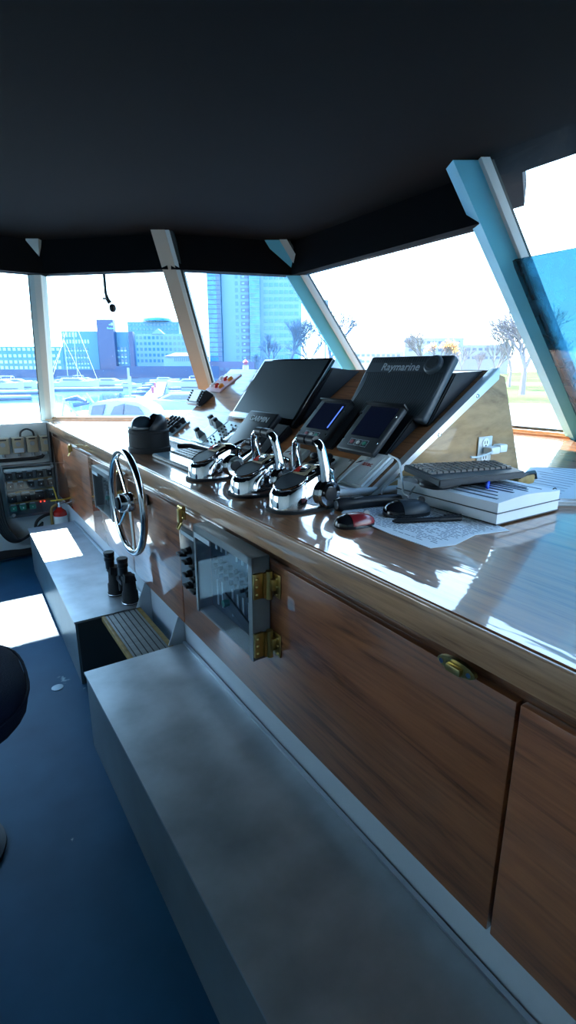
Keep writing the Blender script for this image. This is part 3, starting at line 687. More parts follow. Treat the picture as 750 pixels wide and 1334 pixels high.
# --- black covered fishfinder with its small grey display
S = SL(2.62, 0)
t = thing('covered_display', 'black covered display with grey lettering in front of the large monitor', 'marine display', S @ V((0, .1, 0)))
obj('mount', wedge(S, -.120, .165, .03, .27, .02, .055, .008), 'black', t)
TF = tilt(S, .010, .045, .265, .105); L_ = math.hypot(.255, .06)
obj('sun_cover', B(TF).box(-.165, .150, 0, L_, 0, .040, .012, 3), 'black', t)
b = B(); text(b, 'GARMIN', .052, TF @ Matrix.Translation((.0, L_*.78, .0405)), .001); obj('lettering', b, 'label', t)
S = SL(2.96, 0.02)
t = thing('autopilot_display', 'small grey screened autopilot display left of the black covered display', 'display', S @ V((0, 0, 0)))
obj('case', wedge(S, -.075, .10, 0, .175, .02, .03, .008), 'darkgrey', t)
obj('screen', B(S).box(-.035, .09, .05, .155, .026, .034, .001), 'lcdgrey', t)
b = B(S)
for k in range(7): b.box(-.062, -.045, .02+k*.021, .035+k*.021, .024, .036, .003)
obj('button', b, 'black', t, kind='stuff')
# --- switch plates
def plate_thing(name, lbl, corners, m='silverplate', cat='switch plate'):
    c = [V(p) for p in corners]; t = thing(name, lbl, cat, (c[0]+c[2])/2)
    n_ = V((-ST, 0, CT))*.008
    obj('plate', B().hexa(c, [p+n_ for p in c]), m, t); return t
def QP(y0_, w0, y1_, w1): return [SL(y0_, w0) @ V((0, 0, .001)), SL(y1_, w0) @ V((0, 0, .001)), SL(y1_, w1) @ V((0, 0, .001)), SL(y0_, w1) @ V((0, 0, .001))]
t = plate_thing('knob_panel', 'light blue panel crowded with black knobs at the far left of the console', QP(4.12, .005, 3.78, .185), 'lcdgrey')
for i in range(3):
    for j in range(4):
        S = SL(4.08-.035-j*.07, .02+.028+i*.055)
        b = B(S); b.lathe([(.020, .008), (.018, .03), (.012, .032), (0, .032)], (0, 0, 0), (0, 0, 1), 14).box(-.006, .006, -.022, .022, .02, .052, .003); obj('knob', b, 'black', t)
t = plate_thing('lever_switch_panel', 'silver plate with three dark lever switches in the middle of the console', QP(3.44, -.004+.02, 3.25, .255))
for a_, w_ in ((3.37, .075), (3.39, .215), (3.29, .195)):
    b = B(SL(a_, w_)); b.hexa([(-.022, -.03, .008), (.022, -.03, .008), (.022, .03, .008), (-.022, .03, .008)], [(-.020, -.012, .055), (.020, -.012, .055), (.020, .016, .055), (-.020, .016, .055)]); obj('lever_switch', b, 'grey', t)
    b = B(SL(a_, w_)); b.box(-.022, .022, -.014, .018, .055, .075, .004); obj('switch_cap', b, 'black', t)
t = plate_thing('button_plate', 'silver plate dotted with small black buttons left of the small grey display', QP(3.235, .016, 3.03, .262))
b = B()
for i in range(8):
    for j in range(3):
        if (i+j) % 4 == 3: continue
        bb = B(SL(3.205-j*.06, .045+i*.026)); bb.lathe([(.007, .008), (.006, .016), (0, .017)], (0, 0, 0), (0, 0, 1), 8); obj('button', bb, 'black', t)
b.bm.free()
t = plate_thing('indicator_lamp_panel', 'pink panel with red and amber indicator lamps at the far end of the console', QP(4.16, .555, 3.88, .80), 'pink')
for j, (m, nm) in enumerate((('white', 'clear indicator lamp'), ('red', 'red indicator lamp'), ('orange', 'amber indicator lamp'))):
    for i in range(2):
        b = B(SL(4.09-j*.075, .62+i*.10)); b.lathe([(.024, .008), (.024, .028), (.018, .034), (0, .036)], (0, 0, 0), (0, 0, 1), 16); obj('indicator_lamp', b, m, t, label=nm)
# small display with side knobs
S = SL(4.02, .36)
t = thing('speed_display', 'small black display with ridged side buttons below the pink lamp panel', 'display', S @ V((0, 0, 0)))
obj('case', wedge(S, -.13, .115, .0, .12, .03, .085, .010, .16), 'black', t)
TF = tilt(S, .0, .032, .118, .088); L_ = math.hypot(.118, .056)
obj('screen', B(TF).box(-.075, .065, .018, L_-.012, .0, .006), 'lcdgrey', t)
obj('lower_lip', B(TF).box(-.12, .11, -.006, .010, -.01, .010, .003), 'grey', t)
b = B(TF)
for s_ in (-.105, .092):
    for k in range(5): b.box(s_-.012, s_+.012, .018+k*.021, .030+k*.021, -.002, .014, .004)
obj('button', b, 'black', t, kind='stuff')
# --- compass binnacle
cc = V((1.055, 3.20, 1.0))
t = thing('compass', 'black hooded compass standing on the counter left of the console', 'compass', cc)
obj('base_drum', B().lathe([(.128, 0), (.130, .004), (.130, .030), (.124, .036), (.122, .118), (.125, .122), (.125, .132), (.118, .140), (.0, .142)], cc, n=40), 'rubber', t)
b = B(); n = 24; rings = []           # hood rising to the right and rear
for k in range(9):
    h = k/8; r = .116*math.sqrt(max(0.02, 1-(h*.86)**2)); off = .022*h
    rings.append([cc+V((off+r*math.cos(a)*.98+.0, -off*.4+r*math.sin(a), .138+h*.092)) for a in [2*PI*i/n for i in range(n)]])
b.loft(rings)
bmesh.ops.bisect_plane(b.bm, geom=b.bm.verts[:]+b.bm.edges[:]+b.bm.faces[:], plane_co=cc+V((-.02, 0, .15)), plane_no=V((-.75, .1, .62)), clear_outer=True)
obj('hood', b, 'black', t)
b = B(); b.ball(cc+V((-.028, .015, .140)), .082, .082, .082, 24); obj('dome', b, 'blueglass', t, label='dark glass dome')
b = B(); b.tube([cc+V((-.03+.088*math.cos(a), .012+.088*math.sin(a), .150)) for a in [2*PI*i/30 for i in range(30)]], .006, 6, True); obj('dome_ring', b, 'grey', t)
# ================================================================== SMALL THINGS ON THE COUNTER
def keyb(name, label, p0, p1, p2, p3, z, th, rows, cols, palm, mbody='black', group=None):
    # p0 front-left, p1 front-right, p2 back-right, p3 back-left (top face corners)
    c = [V((p[0], p[1], z)) for p in (p0, p1, p2, p3)]
    t = thing(name, label, 'keyboard', (sum((q.x for q in c))/4, sum((q.y for q in c))/4, z-th))
    bd = B(); bd.hexa([q-V((0, 0, th)) for q in c], c); bmesh.ops.bevel(bd.bm, geom=bd.bm.edges[:], offset=.004, segments=2, affect='EDGES'); obj('base', bd, mbody, t)
    def at(u, v): return c[0]*(1-u)*(1-v)+c[1]*u*(1-v)+c[2]*u*v+c[3]*(1-u)*v
    n = 0
    for i in range(rows):
        for j in range(cols):
            u0 = .04+.92*j/cols; u1 = .04+.92*(j+.86)/cols; v0 = palm+(.94-palm)*i/rows; v1 = palm+(.94-palm)*(i+.82)/rows
            k = B(); q = [at(u0, v0), at(u1, v0), at(u1, v1), at(u0, v1)]; m_ = sum(q, V())/4
            k.hexa([p+V((0, 0, .0003)) for p in q], [p*.88+m_*.12+V((0, 0, .008)) for p in q]); obj('key', k, 'black' if mbody != 'black' else 'darkgrey', t)
    return t, at
# far keyboard lying flat in front of the console
t, at_ = keyb('keyboard', 'thin black keyboard lying flat on the counter beside the far engine control', (.990, 2.97), (.990, 2.33), (1.27, 2.50), (1.27, 3.04), 1.020, .018, 4, 14, .42, 'darkgrey')
b = B(); q = [at_(.01, .03), at_(.99, .03), at_(.99, .36), at_(.01, .36)]; b.hexa([p+V((0, 0, .0004)) for p in q], [p+V((0, 0, .0015)) for p in q]); obj('palm_rest', b, 'lcdgrey', t, label='shiny blue grey palm rest')
tobj('cable_plug', B().tube([(1.245, 3.20, 1.018), (1.30, 3.12, 1.022), (1.34, 2.95, 1.018), (1.345, 2.75, 1.012)], [.016, .018, .008, .006], 10), 'black', 'black cable with a fat plug between the compass and the console trim', 'cable')
# papers
def paper(name, label, outline, z, th, cat, lines=14, m='paper'):
    c = [V((x, y, z)) for x, y in outline]
    t = thing(name, label, cat, sum(c, V())/len(c))
    obj('sheet', B().prism(c, (0, 0, th)), m, t); return t
sheet = [(1.14, 1.40), (1.115, 1.12), (1.118, .965), (1.20, .945), (1.33, .975), (1.46, .945), (1.50, 1.10), (1.50, 1.50), (1.32, 1.535)]
t = paper('printed_sheet', 'printed white sheet lying on the counter under the black pen', sheet, 1.001, .002, 'paper')
b = B(); rnd = random.Random(3)
for i in range(26):
    x = 1.150+i*.0128; y = 1.40+min(.1, i*.006)-.04
    while y > .985+ (.02 if i < 8 else 0):
        l = rnd.uniform(.006, .028)
        if rnd.random() < .82: b.box(x, x+.0035, max(y-l, .98), y, 1.0028, 1.0034)
        y -= l+.006
obj('print_line', b, 'ink', t, kind='stuff')
b = B(); pts = [(1.285, 1.600, 1.018), (1.36, 1.575, 1.022), (1.46, 1.545, 1.022), (1.56, 1.52, 1.02)]
b.tube([p_[:2]+(1.018,) for p_ in pts], .015, 12); tobj('rolled_sheet', b, 'paper', 'white paper curled up between the handset and the console end', 'paper')
# bound books of charts
def book(z0, z1, label, dx=0, wav=0, group='thick white bound books stacked on the counter'):
    t = thing('bound_book', label, 'book', (1.65, 1.22, z0), group)
    b = B(); rings = []
    for k in range(13):
        u = k/12; x = 1.466+dx+u*.355
        hump = wav*math.sin(PI*min(1, u*1.15))**1.2
        rings.append([V((x, 1.00+.0*u, z0)), V((x, 1.455, z0)), V((x, 1.455, z1+hump*.4)), V((x, 1.00, z1+hump))])
    b.loft(rings); obj('page_block', b, 'paper', t)
    b = B(); b.box(1.462+dx, 1.825+dx, .997, 1.458, z0-.0005, z0+.0022); obj('back_cover', b, 'darkgrey', t, label='dark back cover')
    for k in range(2):
        b = B(); y = 1.02+k*.4; b.tube([(1.82+dx+.016*math.cos(a), y, (z0+z1)/2+.022*math.sin(a)) for a in [2*PI*i/14 for i in range(14)]], .0025, 6, True); obj('binding_ring', b, 'black', t)
    return t
book(1.0028+.0025, 1.040, 'lower of two thick white bound books under the laptop keyboard')
t = book(1.0425, 1.078, 'upper of two thick white bound books with a blue pen on top', wav=.010)
b = B()
for k in range(4): x = 1.55+k*.06; b.box(x, x+.004, 1.03, 1.40, 1.0895, 1.0900)
b.bm.free()
b = B(); rnd = random.Random(5)
for k in range(9):
    x = 1.50+k*.034; z = 1.0790+.010*math.sin(PI*min(1, (x-1.466)/.355*1.15))**1.2
    b.box(x, x+(.0045 if k % 3 else .009), 1.03+(k*37 % 5)*.012, 1.24+(k*53 % 7)*.02, z-.004, z+.0008)
obj('print_line', b, 'ink', t, kind='stuff')
# laptop style keyboard on the books
kz = 1.128
t, at_ = keyb('laptop_keyboard', 'black laptop style keyboard resting on top of the stacked white books', (1.405, 1.195), (1.800, 1.130), (1.905, 1.335), (1.520, 1.480), kz, .026, 5, 14, .30, 'slate')
for (u, v, r) in ((.12, .25, .060), (.45, .30, .052)):
    c_ = at_(u, v); b = B(); b.ball((c_.x, c_.y, 1.094), r*1.3, r*.9, .012, 16, .6); obj('foot', b, 'black', t, label='black rubber foot')
# pens
def pen(p0, p1, r, m, label, capm=None):
    p0, p1 = V(p0), V(p1); d = p1-p0
    t = thing('pen', label, 'pen', p0)
    obj('barrel', B().tube([p0, p0+d*.06, p0+d*.7], [r*.35, r, r], 10), m, t)
    obj('cap', B().tube([p0+d*.68, p1], [r*1.25, r*1.2], 10), capm or m, t)
    obj('clip', B().box(*(lambda a, c: (min(a.x, c.x), max(a.x, c.x)+.004, min(a.y, c.y), max(a.y, c.y)+.001, p1.z+r, p1.z+r*1.6))(p0+d*.75, p0+d*.97)) if False else B().tube([p0+d*.74+V((0, 0, r*1.6)), p1+V((0, 0, r*1.6))], r*.3, 6), capm or m, t)
pen((1.195, 1.200, 1.0125), (1.415, 1.100, 1.0125), .008, 'black', 'black capped pen lying on the printed sheet')
pen((1.560, 1.115, 1.0975), (1.660, 1.185, 1.0975), .007, 'bluepen', 'blue pen lying on the upper white book')
# stack of papers on the right
t = thing('paper_stack', 'loose stack of white papers on the counter right of the bound books', 'paper', (2.1, 1.15, 1.0))
rnd = random.Random(9)
for k in range(7):
    j = lambda: rnd.uniform(-.012, .012)
    q = [(1.83+j(), 1.075+j()), (1.95+j(), .99+j()), (2.18+j(), 1.02+j()), (2.62+j(), 1.22+j()), (2.42+j(), 1.48+j()), (2.05+j(), 1.34+j())]
    obj('sheet', B().prism([(x, y, 1.001+k*.0042) for x, y in q], (0, 0, .0036)), 'paper' if k % 3 else 'label', t)
b = B()
for i in range(12):
    x = 1.92+i*.05; b.box(x, x+.004, 1.06+i*.016, 1.24+i*.012+.03*(i*7 % 3), 1.0300, 1.0306)
obj('print_line', b, 'ink', t, kind='stuff')
t = thing('small_pouch', 'small tan and black pouch behind the laptop keyboard', 'pouch', (1.985, 1.275, 1.03))
obj('body', B().box(1.93, 2.05, 1.235, 1.315, 1.032, 1.075, .012), 'amber', t)
obj('strap', B().tube([(1.93, 1.235, 1.072), (1.97, 1.23, 1.084), (2.03, 1.235, 1.084), (2.06, 1.25, 1.074), (2.055, 1.24, 1.05)], .008, 8), 'black', t)
# mice and handset
def mouse(label, c, yaw, s, mtop, mside, stripe):
    M4 = Matrix.Translation(V(c)) @ Matrix.Rotation(yaw, 4, 'Z') @ Matrix.Scale(s, 4)
    t = thing('computer_mouse', label, 'computer mouse', c)
    def dome(f, x0=None, fy=1.):
        b = B(M4); b.ball((0, 0, .004), .080*f, .048*f*fy, .044*f, 28, .82)
        for v in b.bm.verts:
            q = M4.inverted() @ v.co; q.z = max(q.z, .0); q.y *= 1-.10*q.x/.08; v.co = M4 @ q
        if x0 is not None:
            for no_, c_ in ((V((-1, 0, 0)), V((x0, 0, 0))), (V((0, 0, -1)), V((0, 0, .012)))):
                bmesh.ops.bisect_plane(b.bm, geom=b.bm.verts[:]+b.bm.edges[:]+b.bm.faces[:], plane_co=M4 @ c_, plane_no=M4.to_3x3() @ no_, clear_outer=True)
        return b
    obj('shell', dome(1), mside, t)
    obj('top_panel', dome(1.03, -.03), mtop, t)
    obj('scroll_wheel', B(M4).cyl((.048, -.004, .044), (.048, .004, .044), .013, n=14), 'grey' if stripe else 'black', t)
mouse('dark red and black computer mouse near the counter edge', (1.085, 1.262, 1.0), math.radians(-12), .88, 'redmouse', 'blackgloss', True)
mouse('glossy black computer mouse lying on the printed sheet', (1.320, 1.258, 1.004), math.radians(-20), 1.08, 'slate', 'blackgloss', False)
t = thing('radio_handset', 'long black handset lying on the counter beside the nearest engine control', 'handset', (1.27, 1.41, 1.0))
d0, d1 = V((1.150, 1.440, 1.022)), V((1.405, 1.375, 1.024))
obj('body', B().tube([d0, d0.lerp(d1, .05), d0.lerp(d1, .3), d0.lerp(d1, .55), d0.lerp(d1, .9), d1], [.022, .027, .026, .023, .023, .016], 16, flat=.8, up=(0, 0, 1)), 'black', t)
obj('push_button', B().box(1.20, 1.25, 1.405, 1.43, 1.044, 1.050, .003), 'darkgrey', t)
obj('lens', B().cyl(d0, d0+(d0-d1).normalized()*.004, .016, n=16), 'label', t)
# outlet with charger and the white cable
oy = y0-.018
t = thing('wall_outlet', 'grey double outlet plate on the plywood end of the console', 'outlet', (2.10, oy, 1.06))
obj('plate', B().box(2.05, 2.150, oy-.008, oy, 1.062, 1.195, .003), 'ltgrey', t)
for z in (1.165, 1.095):
    b = B(); b.lathe([(.024, 0), (.024, .003), (0, .003)], (2.10, oy-.008, z), (0, -1, 0), 24); rc = obj('receptacle', b, 'white', t)
    b = B(); b.box(2.090, 2.093, oy-.0125, oy-.011, z-.004, z+.010).box(2.106, 2.109, oy-.0125, oy-.011, z-.004, z+.010).cyl((2.10, oy-.011, z-.012), (2.10, oy-.0125, z-.012), .004, n=8); obj('slot', b, 'black', rc)
t = thing('usb_charger', 'white plug in charger in the upper socket of the outlet', 'charger', (2.12, oy-.02, 1.14))
obj('body', B().box(2.080, 2.145, oy-.060, oy-.0126, 1.118, 1.150, .006), 'white', t)
obj('plug_end', B().box(2.140, 2.195, oy-.062, oy-.018, 1.122, 1.158, .006), 'white', t)
tobj('charging_cable', B().tube([(2.085, oy-.06, 1.132), (2.02, oy-.08, 1.128), (1.93, oy-.10, 1.126), (1.86, oy-.12, 1.134), (1.83, oy-.14, 1.142)], .0045, 8), 'wcable', 'thin white cable from the charger over the laptop keyboard', 'cable')
ca = [SL(1.62, .205, .035) @ V((0, 0, 0)), V((1.50, 1.53, 1.155)), V((1.47, 1.46, 1.150)), V((1.43, 1.40, 1.10)), V((1.405, 1.36, 1.05)), V((1.39, 1.32, 1.048))]
def smooth(p, n=6):
    p = [V(q) for q in p]; out = []
    for i in range(len(p)-1):
        a, b_, c_, d = p[max(0, i-1)], p[i], p[i+1], p[min(len(p)-1, i+2)]
        for k in range(n):
            t_ = k/n; out.append(.5*((2*b_)+(c_-a)*t_+(2*a-5*b_+4*c_-d)*t_**2+(3*b_-a-3*c_+d)*t_**3))
    return out+[p[-1]]
tobj('mouse_cable', B().tube(smooth(ca), .0045, 8), 'wcable', 'thin white cable looping from the white box to the black mouse', 'cable')
cb = [PZ(497, 648, 1.01), PZ(500, 636, 1.05), PZ(515, 625, 1.085), PZ(532, 621, 1.095), PZ(544, 627, 1.085), PZ(536, 640, 1.05), PZ(528, 652, 1.03)]
tobj('looped_cable', B().tube(smooth(cb), .004, 8), 'wcable', 'thin white cable loop standing between the handset and the laptop keyboard', 'cable')
cd = [SL(1.70, .17, .034) @ V((0, 0, 0)), SL(1.735, .09, .037) @ V((0, 0, 0)), SL(1.742, .02, .034) @ V((0, 0, 0)), V((1.38, 1.735, 1.012)), V((1.36, 1.66, 1.008)), V((1.345, 1.60, 1.008))]
tobj('box_cable', B().tube(smooth(cd), .004, 8), 'wcable', 'thin white cable draped over the front of the right white box', 'cable')
# ================================================================== PORT BULKHEAD GEAR
wy = 5.62
bx = [(PY(-7, 571, wy).x, PY(10, 571, wy).x), (PY(14, 569, wy).x, PY(29, 569, wy).x), (PY(32.5, 568, wy).x, PY(47, 568, wy).x), (PY(50.5, 567, wy).x, PY(64.5, 567, wy).x)]
where = ['leftmost of the four beige junction boxes on the port bulkhead', 'beige junction box with a printed label, second from the left', 'third beige junction box from the left on the port bulkhead', 'rightmost beige junction box beside the cabinet end']
for i, (a, c) in enumerate(bx):
    t = thing('junction_box', where[i], 'electrical box', ((a+c)/2, wy, .72), 'beige junction boxes on the bulkhead')
    z0, z1 = .715, .865
    obj('body', B().box(a, c, wy-.060, wy-.001, z0, z1, .006), 'beige', t)
    obj('lid_edge', B().box(a-.004, c+.004, wy-.064, wy-.002, z1-.003, z1+.006, .002), 'cream', t)
    obj('knob', B().lathe([(.022, 0), (.020, .010), (0, .011)], ((a+c)/2, wy-.060, z0+.09), (0, -1, 0), 20), 'grey', t)
    obj('slot', B().box(a+.02, c-.02, wy-.063, wy-.059, z1-.022, z1-.010), 'black', t)
    obj('gland', B().cyl(((a+c)/2, wy-.03, z0-.03), ((a+c)/2, wy-.03, z0), .015, n=12), 'grey', t)
    if i == 1: obj('label_tab', B().box(a+.008, c-.008, wy-.0625, wy-.060, z0+.01, z0+.05), 'label', t)
tobj('conduit', B().tube([(-1.2, wy-.03, .655), (.2, wy-.03, .655), (.70, wy-.03, .655), (.76, wy-.03, .665), (.775, wy-.03, .685)], .016, 10), 'cable', 'horizontal black cable run under the beige junction boxes', 'cable')
tobj('cable_loop', B().tube(smooth([(.59, wy-.03, .868), (.60, wy-.03, .915), (.65, wy-.03, .94), (.70, wy-.03, .915), (.71, wy-.03, .868)]), .009, 10), 'cable', 'black cable arching between the two right junction boxes', 'cable')
# big covered relay panel
x0, x1, z0, z1 = PY(2, 612, wy).x, PY(69, 601, wy).x, .10, .605
t = thing('relay_panel', 'clear covered electrical panel full of black relays on the port bulkhead', 'electrical panel', ((x0+x1)/2, wy, z0))
obj('back_plate', B().box(x0, x1, wy-.012, wy-.001, z0, z1), 'boxside', t)
obj('clear_cover', B().box(x0, x1, wy-.10, wy-.095, z0, z1), 'acryl', t)
b = B(); b.box(x0, x1, wy-.104, wy-.010, z1-.006, z1).box(x1-.006, x1, wy-.10, wy-.01, z0, z1).box(x0, x0+.006, wy-.10, wy-.01, z0, z1).box(x0, x1, wy-.10, wy-.01, z0, z0+.006); obj('cover_frame', b, 'acedge', t)
obj('terminal_rail', B().box(x0+.01, x1-.03, wy-.09, wy-.05, z1-.055, z1-.028, .004), 'white', t, label='white terminal rail')
for r, (zz, n, hh) in enumerate(((.50, 5, .055), (.405, 5, .055), (.285, 4, .075), (.185, 3, .05))):
    for k in range(n):
        cx = x0+.05+(x1-x0-.10)*(k/(5-1) if n != 4 else k/3) if n != 3 else x0+.05+k*.085
        wd = .028 if n != 4 else .040
        rl = obj('relay', B().box(cx-wd, cx+wd, wy-.070, wy-.012, zz-hh/2, zz+hh/2, .004), 'black' if n != 3 else 'green', t)
        obj('relay_mark', B().box(cx-.004, cx+.004, wy-.0715, wy-.0695, zz-.006, zz+.006), 'white', rl)
        obj('label_tab', B().box(cx-wd*.8, cx+wd*.8, wy-.068, wy-.060, zz+hh/2+.006, zz+hh/2+.020), 'label', t)
for zz in (.452, .345, .235): obj('wire_loom', B().tube([(x0+.02, wy-.05, zz-.01), (x0+.15, wy-.055, zz), (x1-.12, wy-.055, zz), (x1-.04, wy-.05, zz+.005)], .009, 8), 'amber', t, label='yellow wire loom')
for k in range(2): obj('pilot_light', B().ball((x0+.295+k*.035, wy-.07, .225), .007, n=8), 'ledred', t, label='glowing red pilot light')
for (x, z) in ((x1-.03, z1-.03), (x0+.04, z0+.03)): obj('cover_screw', B().lathe([(.018, 0), (.016, .006), (0, .007)], (x, wy-.104, z), (0, -1, 0), 16), 'grey', t)
# cables
for k in range(6):
    o_ = k*.028
    p = [(.20+o_*.6, wy-.04-o_*.3, .64), (.26+o_*.6, wy-.04-o_*.3, .40), (.27+o_*.6, wy-.05-o_*.3, .10), (.33+o_*.5, wy-.06-o_*.5, -.08+o_*.25), (.42+o_*.3, wy-.07-o_*.6, -.15+o_*.3), (.56, wy-.07-o_*.6, -.10+o_*.3), (.68, wy-.06-o_*.4, -.03+o_*.4)]
    tobj('bulkhead_cable', B().tube(smooth(p), .011, 8), 'cable', 'thick black cable drooping in the bundle below the relay panel', 'cable', 'bundle of cables below the relay panel')
for k in range(5):
    p = [(-.9, wy-.10-k*.05, FZ+.02), (.0, wy-.14-k*.045, FZ+.02+.012*(k % 2)), (.3, wy-.12-k*.05, FZ+.035), (.55, wy-.16-k*.03, FZ+.03), (.9, wy-.08-k*.02, FZ+.03)]
    tobj('floor_cable', B().tube(smooth(p), .014, 8), 'cable', 'black cable lying on the deck along the foot of the port bulkhead', 'cable', 'cables on the deck by the bulkhead')
tobj('drain_hose', B().tube(smooth([(.845, 5.56, -.2), (.842, 5.56, .3), (.838, 5.55, .7), (.845, 5.56, .985)]), .020, 10), 'cable', 'thick black hose rising in the corner between bulkhead and cabinet', 'hose')
tobj('looped_hose', B().tube(smooth([(.60, 5.50, -.10), (.62, 5.50, .03), (.70, 5.50, .09), (.80, 5.50, .10), (.835, 5.50, .10)]), .015, 10), 'cable', 'black hose curving behind the fire extinguisher', 'hose')
# fire extinguisher
ec = V((.800, 5.20, FZ)); 
t = thing('fire_extinguisher', 'red and white fire extinguisher with yellow pin beside the port bulkhead', 'fire extinguisher', ec)
obj('cylinder', B().lathe([(.055, 0), (.060, .01), (.060, .415), (.055, .44), (.035, .46), (.022, .468), (.022, .485), (0, .486)], ec, n=28), 'red', t)
obj('paper_label', B().lathe([(.0608, .12), (.0608, .400)], ec, n=28), 'white', t, label='white printed label')
obj('valve_body', B().cyl(ec+V((0, 0, .48)), ec+V((0, 0, .53)), .020, n=14).box(ec.x-.022, ec.x+.055, ec.y-.010, ec.y+.010, FZ+.505, FZ+.52, .004), 'chrome', t)
obj('handle', B().tube([ec+V((-.01, 0, .52)), ec+V((.03, 0, .53)), ec+V((.085, 0, .50))], .009, 8), 'steel', t)
obj('lever', B().box(ec.x-.07, ec.x+.06, ec.y-.012, ec.y+.012, FZ+.545, FZ+.555, .004), 'yellow', t, label='yellow squeeze lever')
obj('pull_tie', B().tube([ec+V((-.01, 0, .55)), ec+V((-.02, 0, .61)), ec+V((-.035, 0, .68))], .005, 6), 'yellow', t, label='yellow tie')
obj('hose', B().tube(smooth([ec+V((-.02, -.01, .51)), ec+V((-.068, -.01, .48)), ec+V((-.080, -.01, .36)), ec+V((-.075, -.01, .1))]), .013, 8), 'amber', t, label='yellow hose')
# helm chair, mostly out of frame
t = thing('helm_chair', 'dark blue mesh seat cushion of a swivel chair at the left edge', 'chair', (-.23, 1.95, FZ))
obj('seat', B().ball((-.23, 1.95, .40), .345, .345, .105, 32, .72), 'fabric', t)
obj('piping', B().tube([(-.23+.348*math.copysign(abs(math.cos(a))**.72, math.cos(a)), 1.95+.348*math.copysign(abs(math.sin(a))**.72, math.sin(a)), .425) for a in [2*PI*k/48 for k in range(48)]], .006, 6, True), 'fabric', t)
obj('pedestal', B().cyl((-.23, 1.95, FZ+.03), (-.23, 1.95, .32), .035, n=20), 'black', t)
obj('foot_plate', B().lathe([(.20, 0), (.20, .012), (.05, .04), (.045, .05)], (-.23, 1.95, FZ), n=32), 'black', t)
b = B(); b.ball((-.54, 1.95, .80), .06, .27, .30, 24, .7); obj('backrest', b, 'fabric', t)
obj('back_bracket', B().tube([(-.40, 1.95, .33), (-.57, 1.95, .38), (-.60, 1.95, .60)], .02, 8), 'black', t)
# floor fitting
tobj('deck_fitting', B().lathe([(.032, 0), (.032, .003), (.024, .004), (0, .004)], PZ(75, 896, FZ), n=24), 'boxside', 'small round metal fitting set in the blue deck', 'deck fitting')
# hanging lamp at the top of the forward window
hp = PY(138, 387, 4.78)
t = thing('hanging_microphone', 'small black microphone hanging from the header above the left forward window', 'microphone', hp)
obj('stem', B().tube([hp+V((0, 0, .30)), hp+V((.0, 0, .03)), hp+V((.012, 0, -.02)), hp+V((.03, 0, -.045))], [.012, .012, .017, .02], 10), 'black', t)
obj('head', B().ball(hp+V((.045, -.01, -.085)), .030, .030, .036, 14), 'black', t)
obj('clip', B().box(hp.x-.03, hp.x+.0, hp.y-.01, hp.y+.01, hp.z-.02, hp.z-.005, .002), 'grey', t)
#EXTERIOR
# ================================================================== OUTSIDE
WZ = -2.6
tobj('harbour_water', B().quad([(-700, -60, WZ), (60, -60, WZ), (330, 700, WZ), (-700, 700, WZ)]), 'water', 'bright harbour water beyond the port and forward windows', 'water', kind='stuff')
b = B(); gp = [PZ(x_, y_, -1.9) for x_, y_ in ((590, 548), (900, 560))]
tobj('park_lawn', B().prism([PZ(455, 505, -2.0), PZ(620, 540, -2.0), V((22, -40, -2.0)), V((700, -40, -2.0)), V((700, 420, -2.0)), PZ(480, 489, -2.0)], (0, 0, -.5)), 'lawn', 'green park lawn beyond the starboard forward window', 'lawn', kind='stuff')
tobj('park_path', B().prism([PZ(470, 499, -1.98), PZ(760, 502, -1.98), PZ(760, 499, -1.98), PZ(470, 497, -1.98)], (0, 0, .02)), 'path', 'pale path crossing the park lawn behind the big bare tree', 'path')
tobj('quay_walk', B().prism([PZ(470, 548, -1.97), PZ(640, 552, -1.97), PZ(900, 575, -1.97), PZ(900, 531, -1.97), PZ(640, 525, -1.97), PZ(470, 520, -1.97)], (0, 0, .02)), 'path', 'pale paved quay walk between the boat and the park lawn', 'path')
def ebox(px0, px1, ytop, ybase, d, back=14, off0=0):
    a, c = PD(px0, ybase, d), PD(px1, ybase, d); zt = PD((px0+px1)/2, ytop, d).z
    return a, c, zt
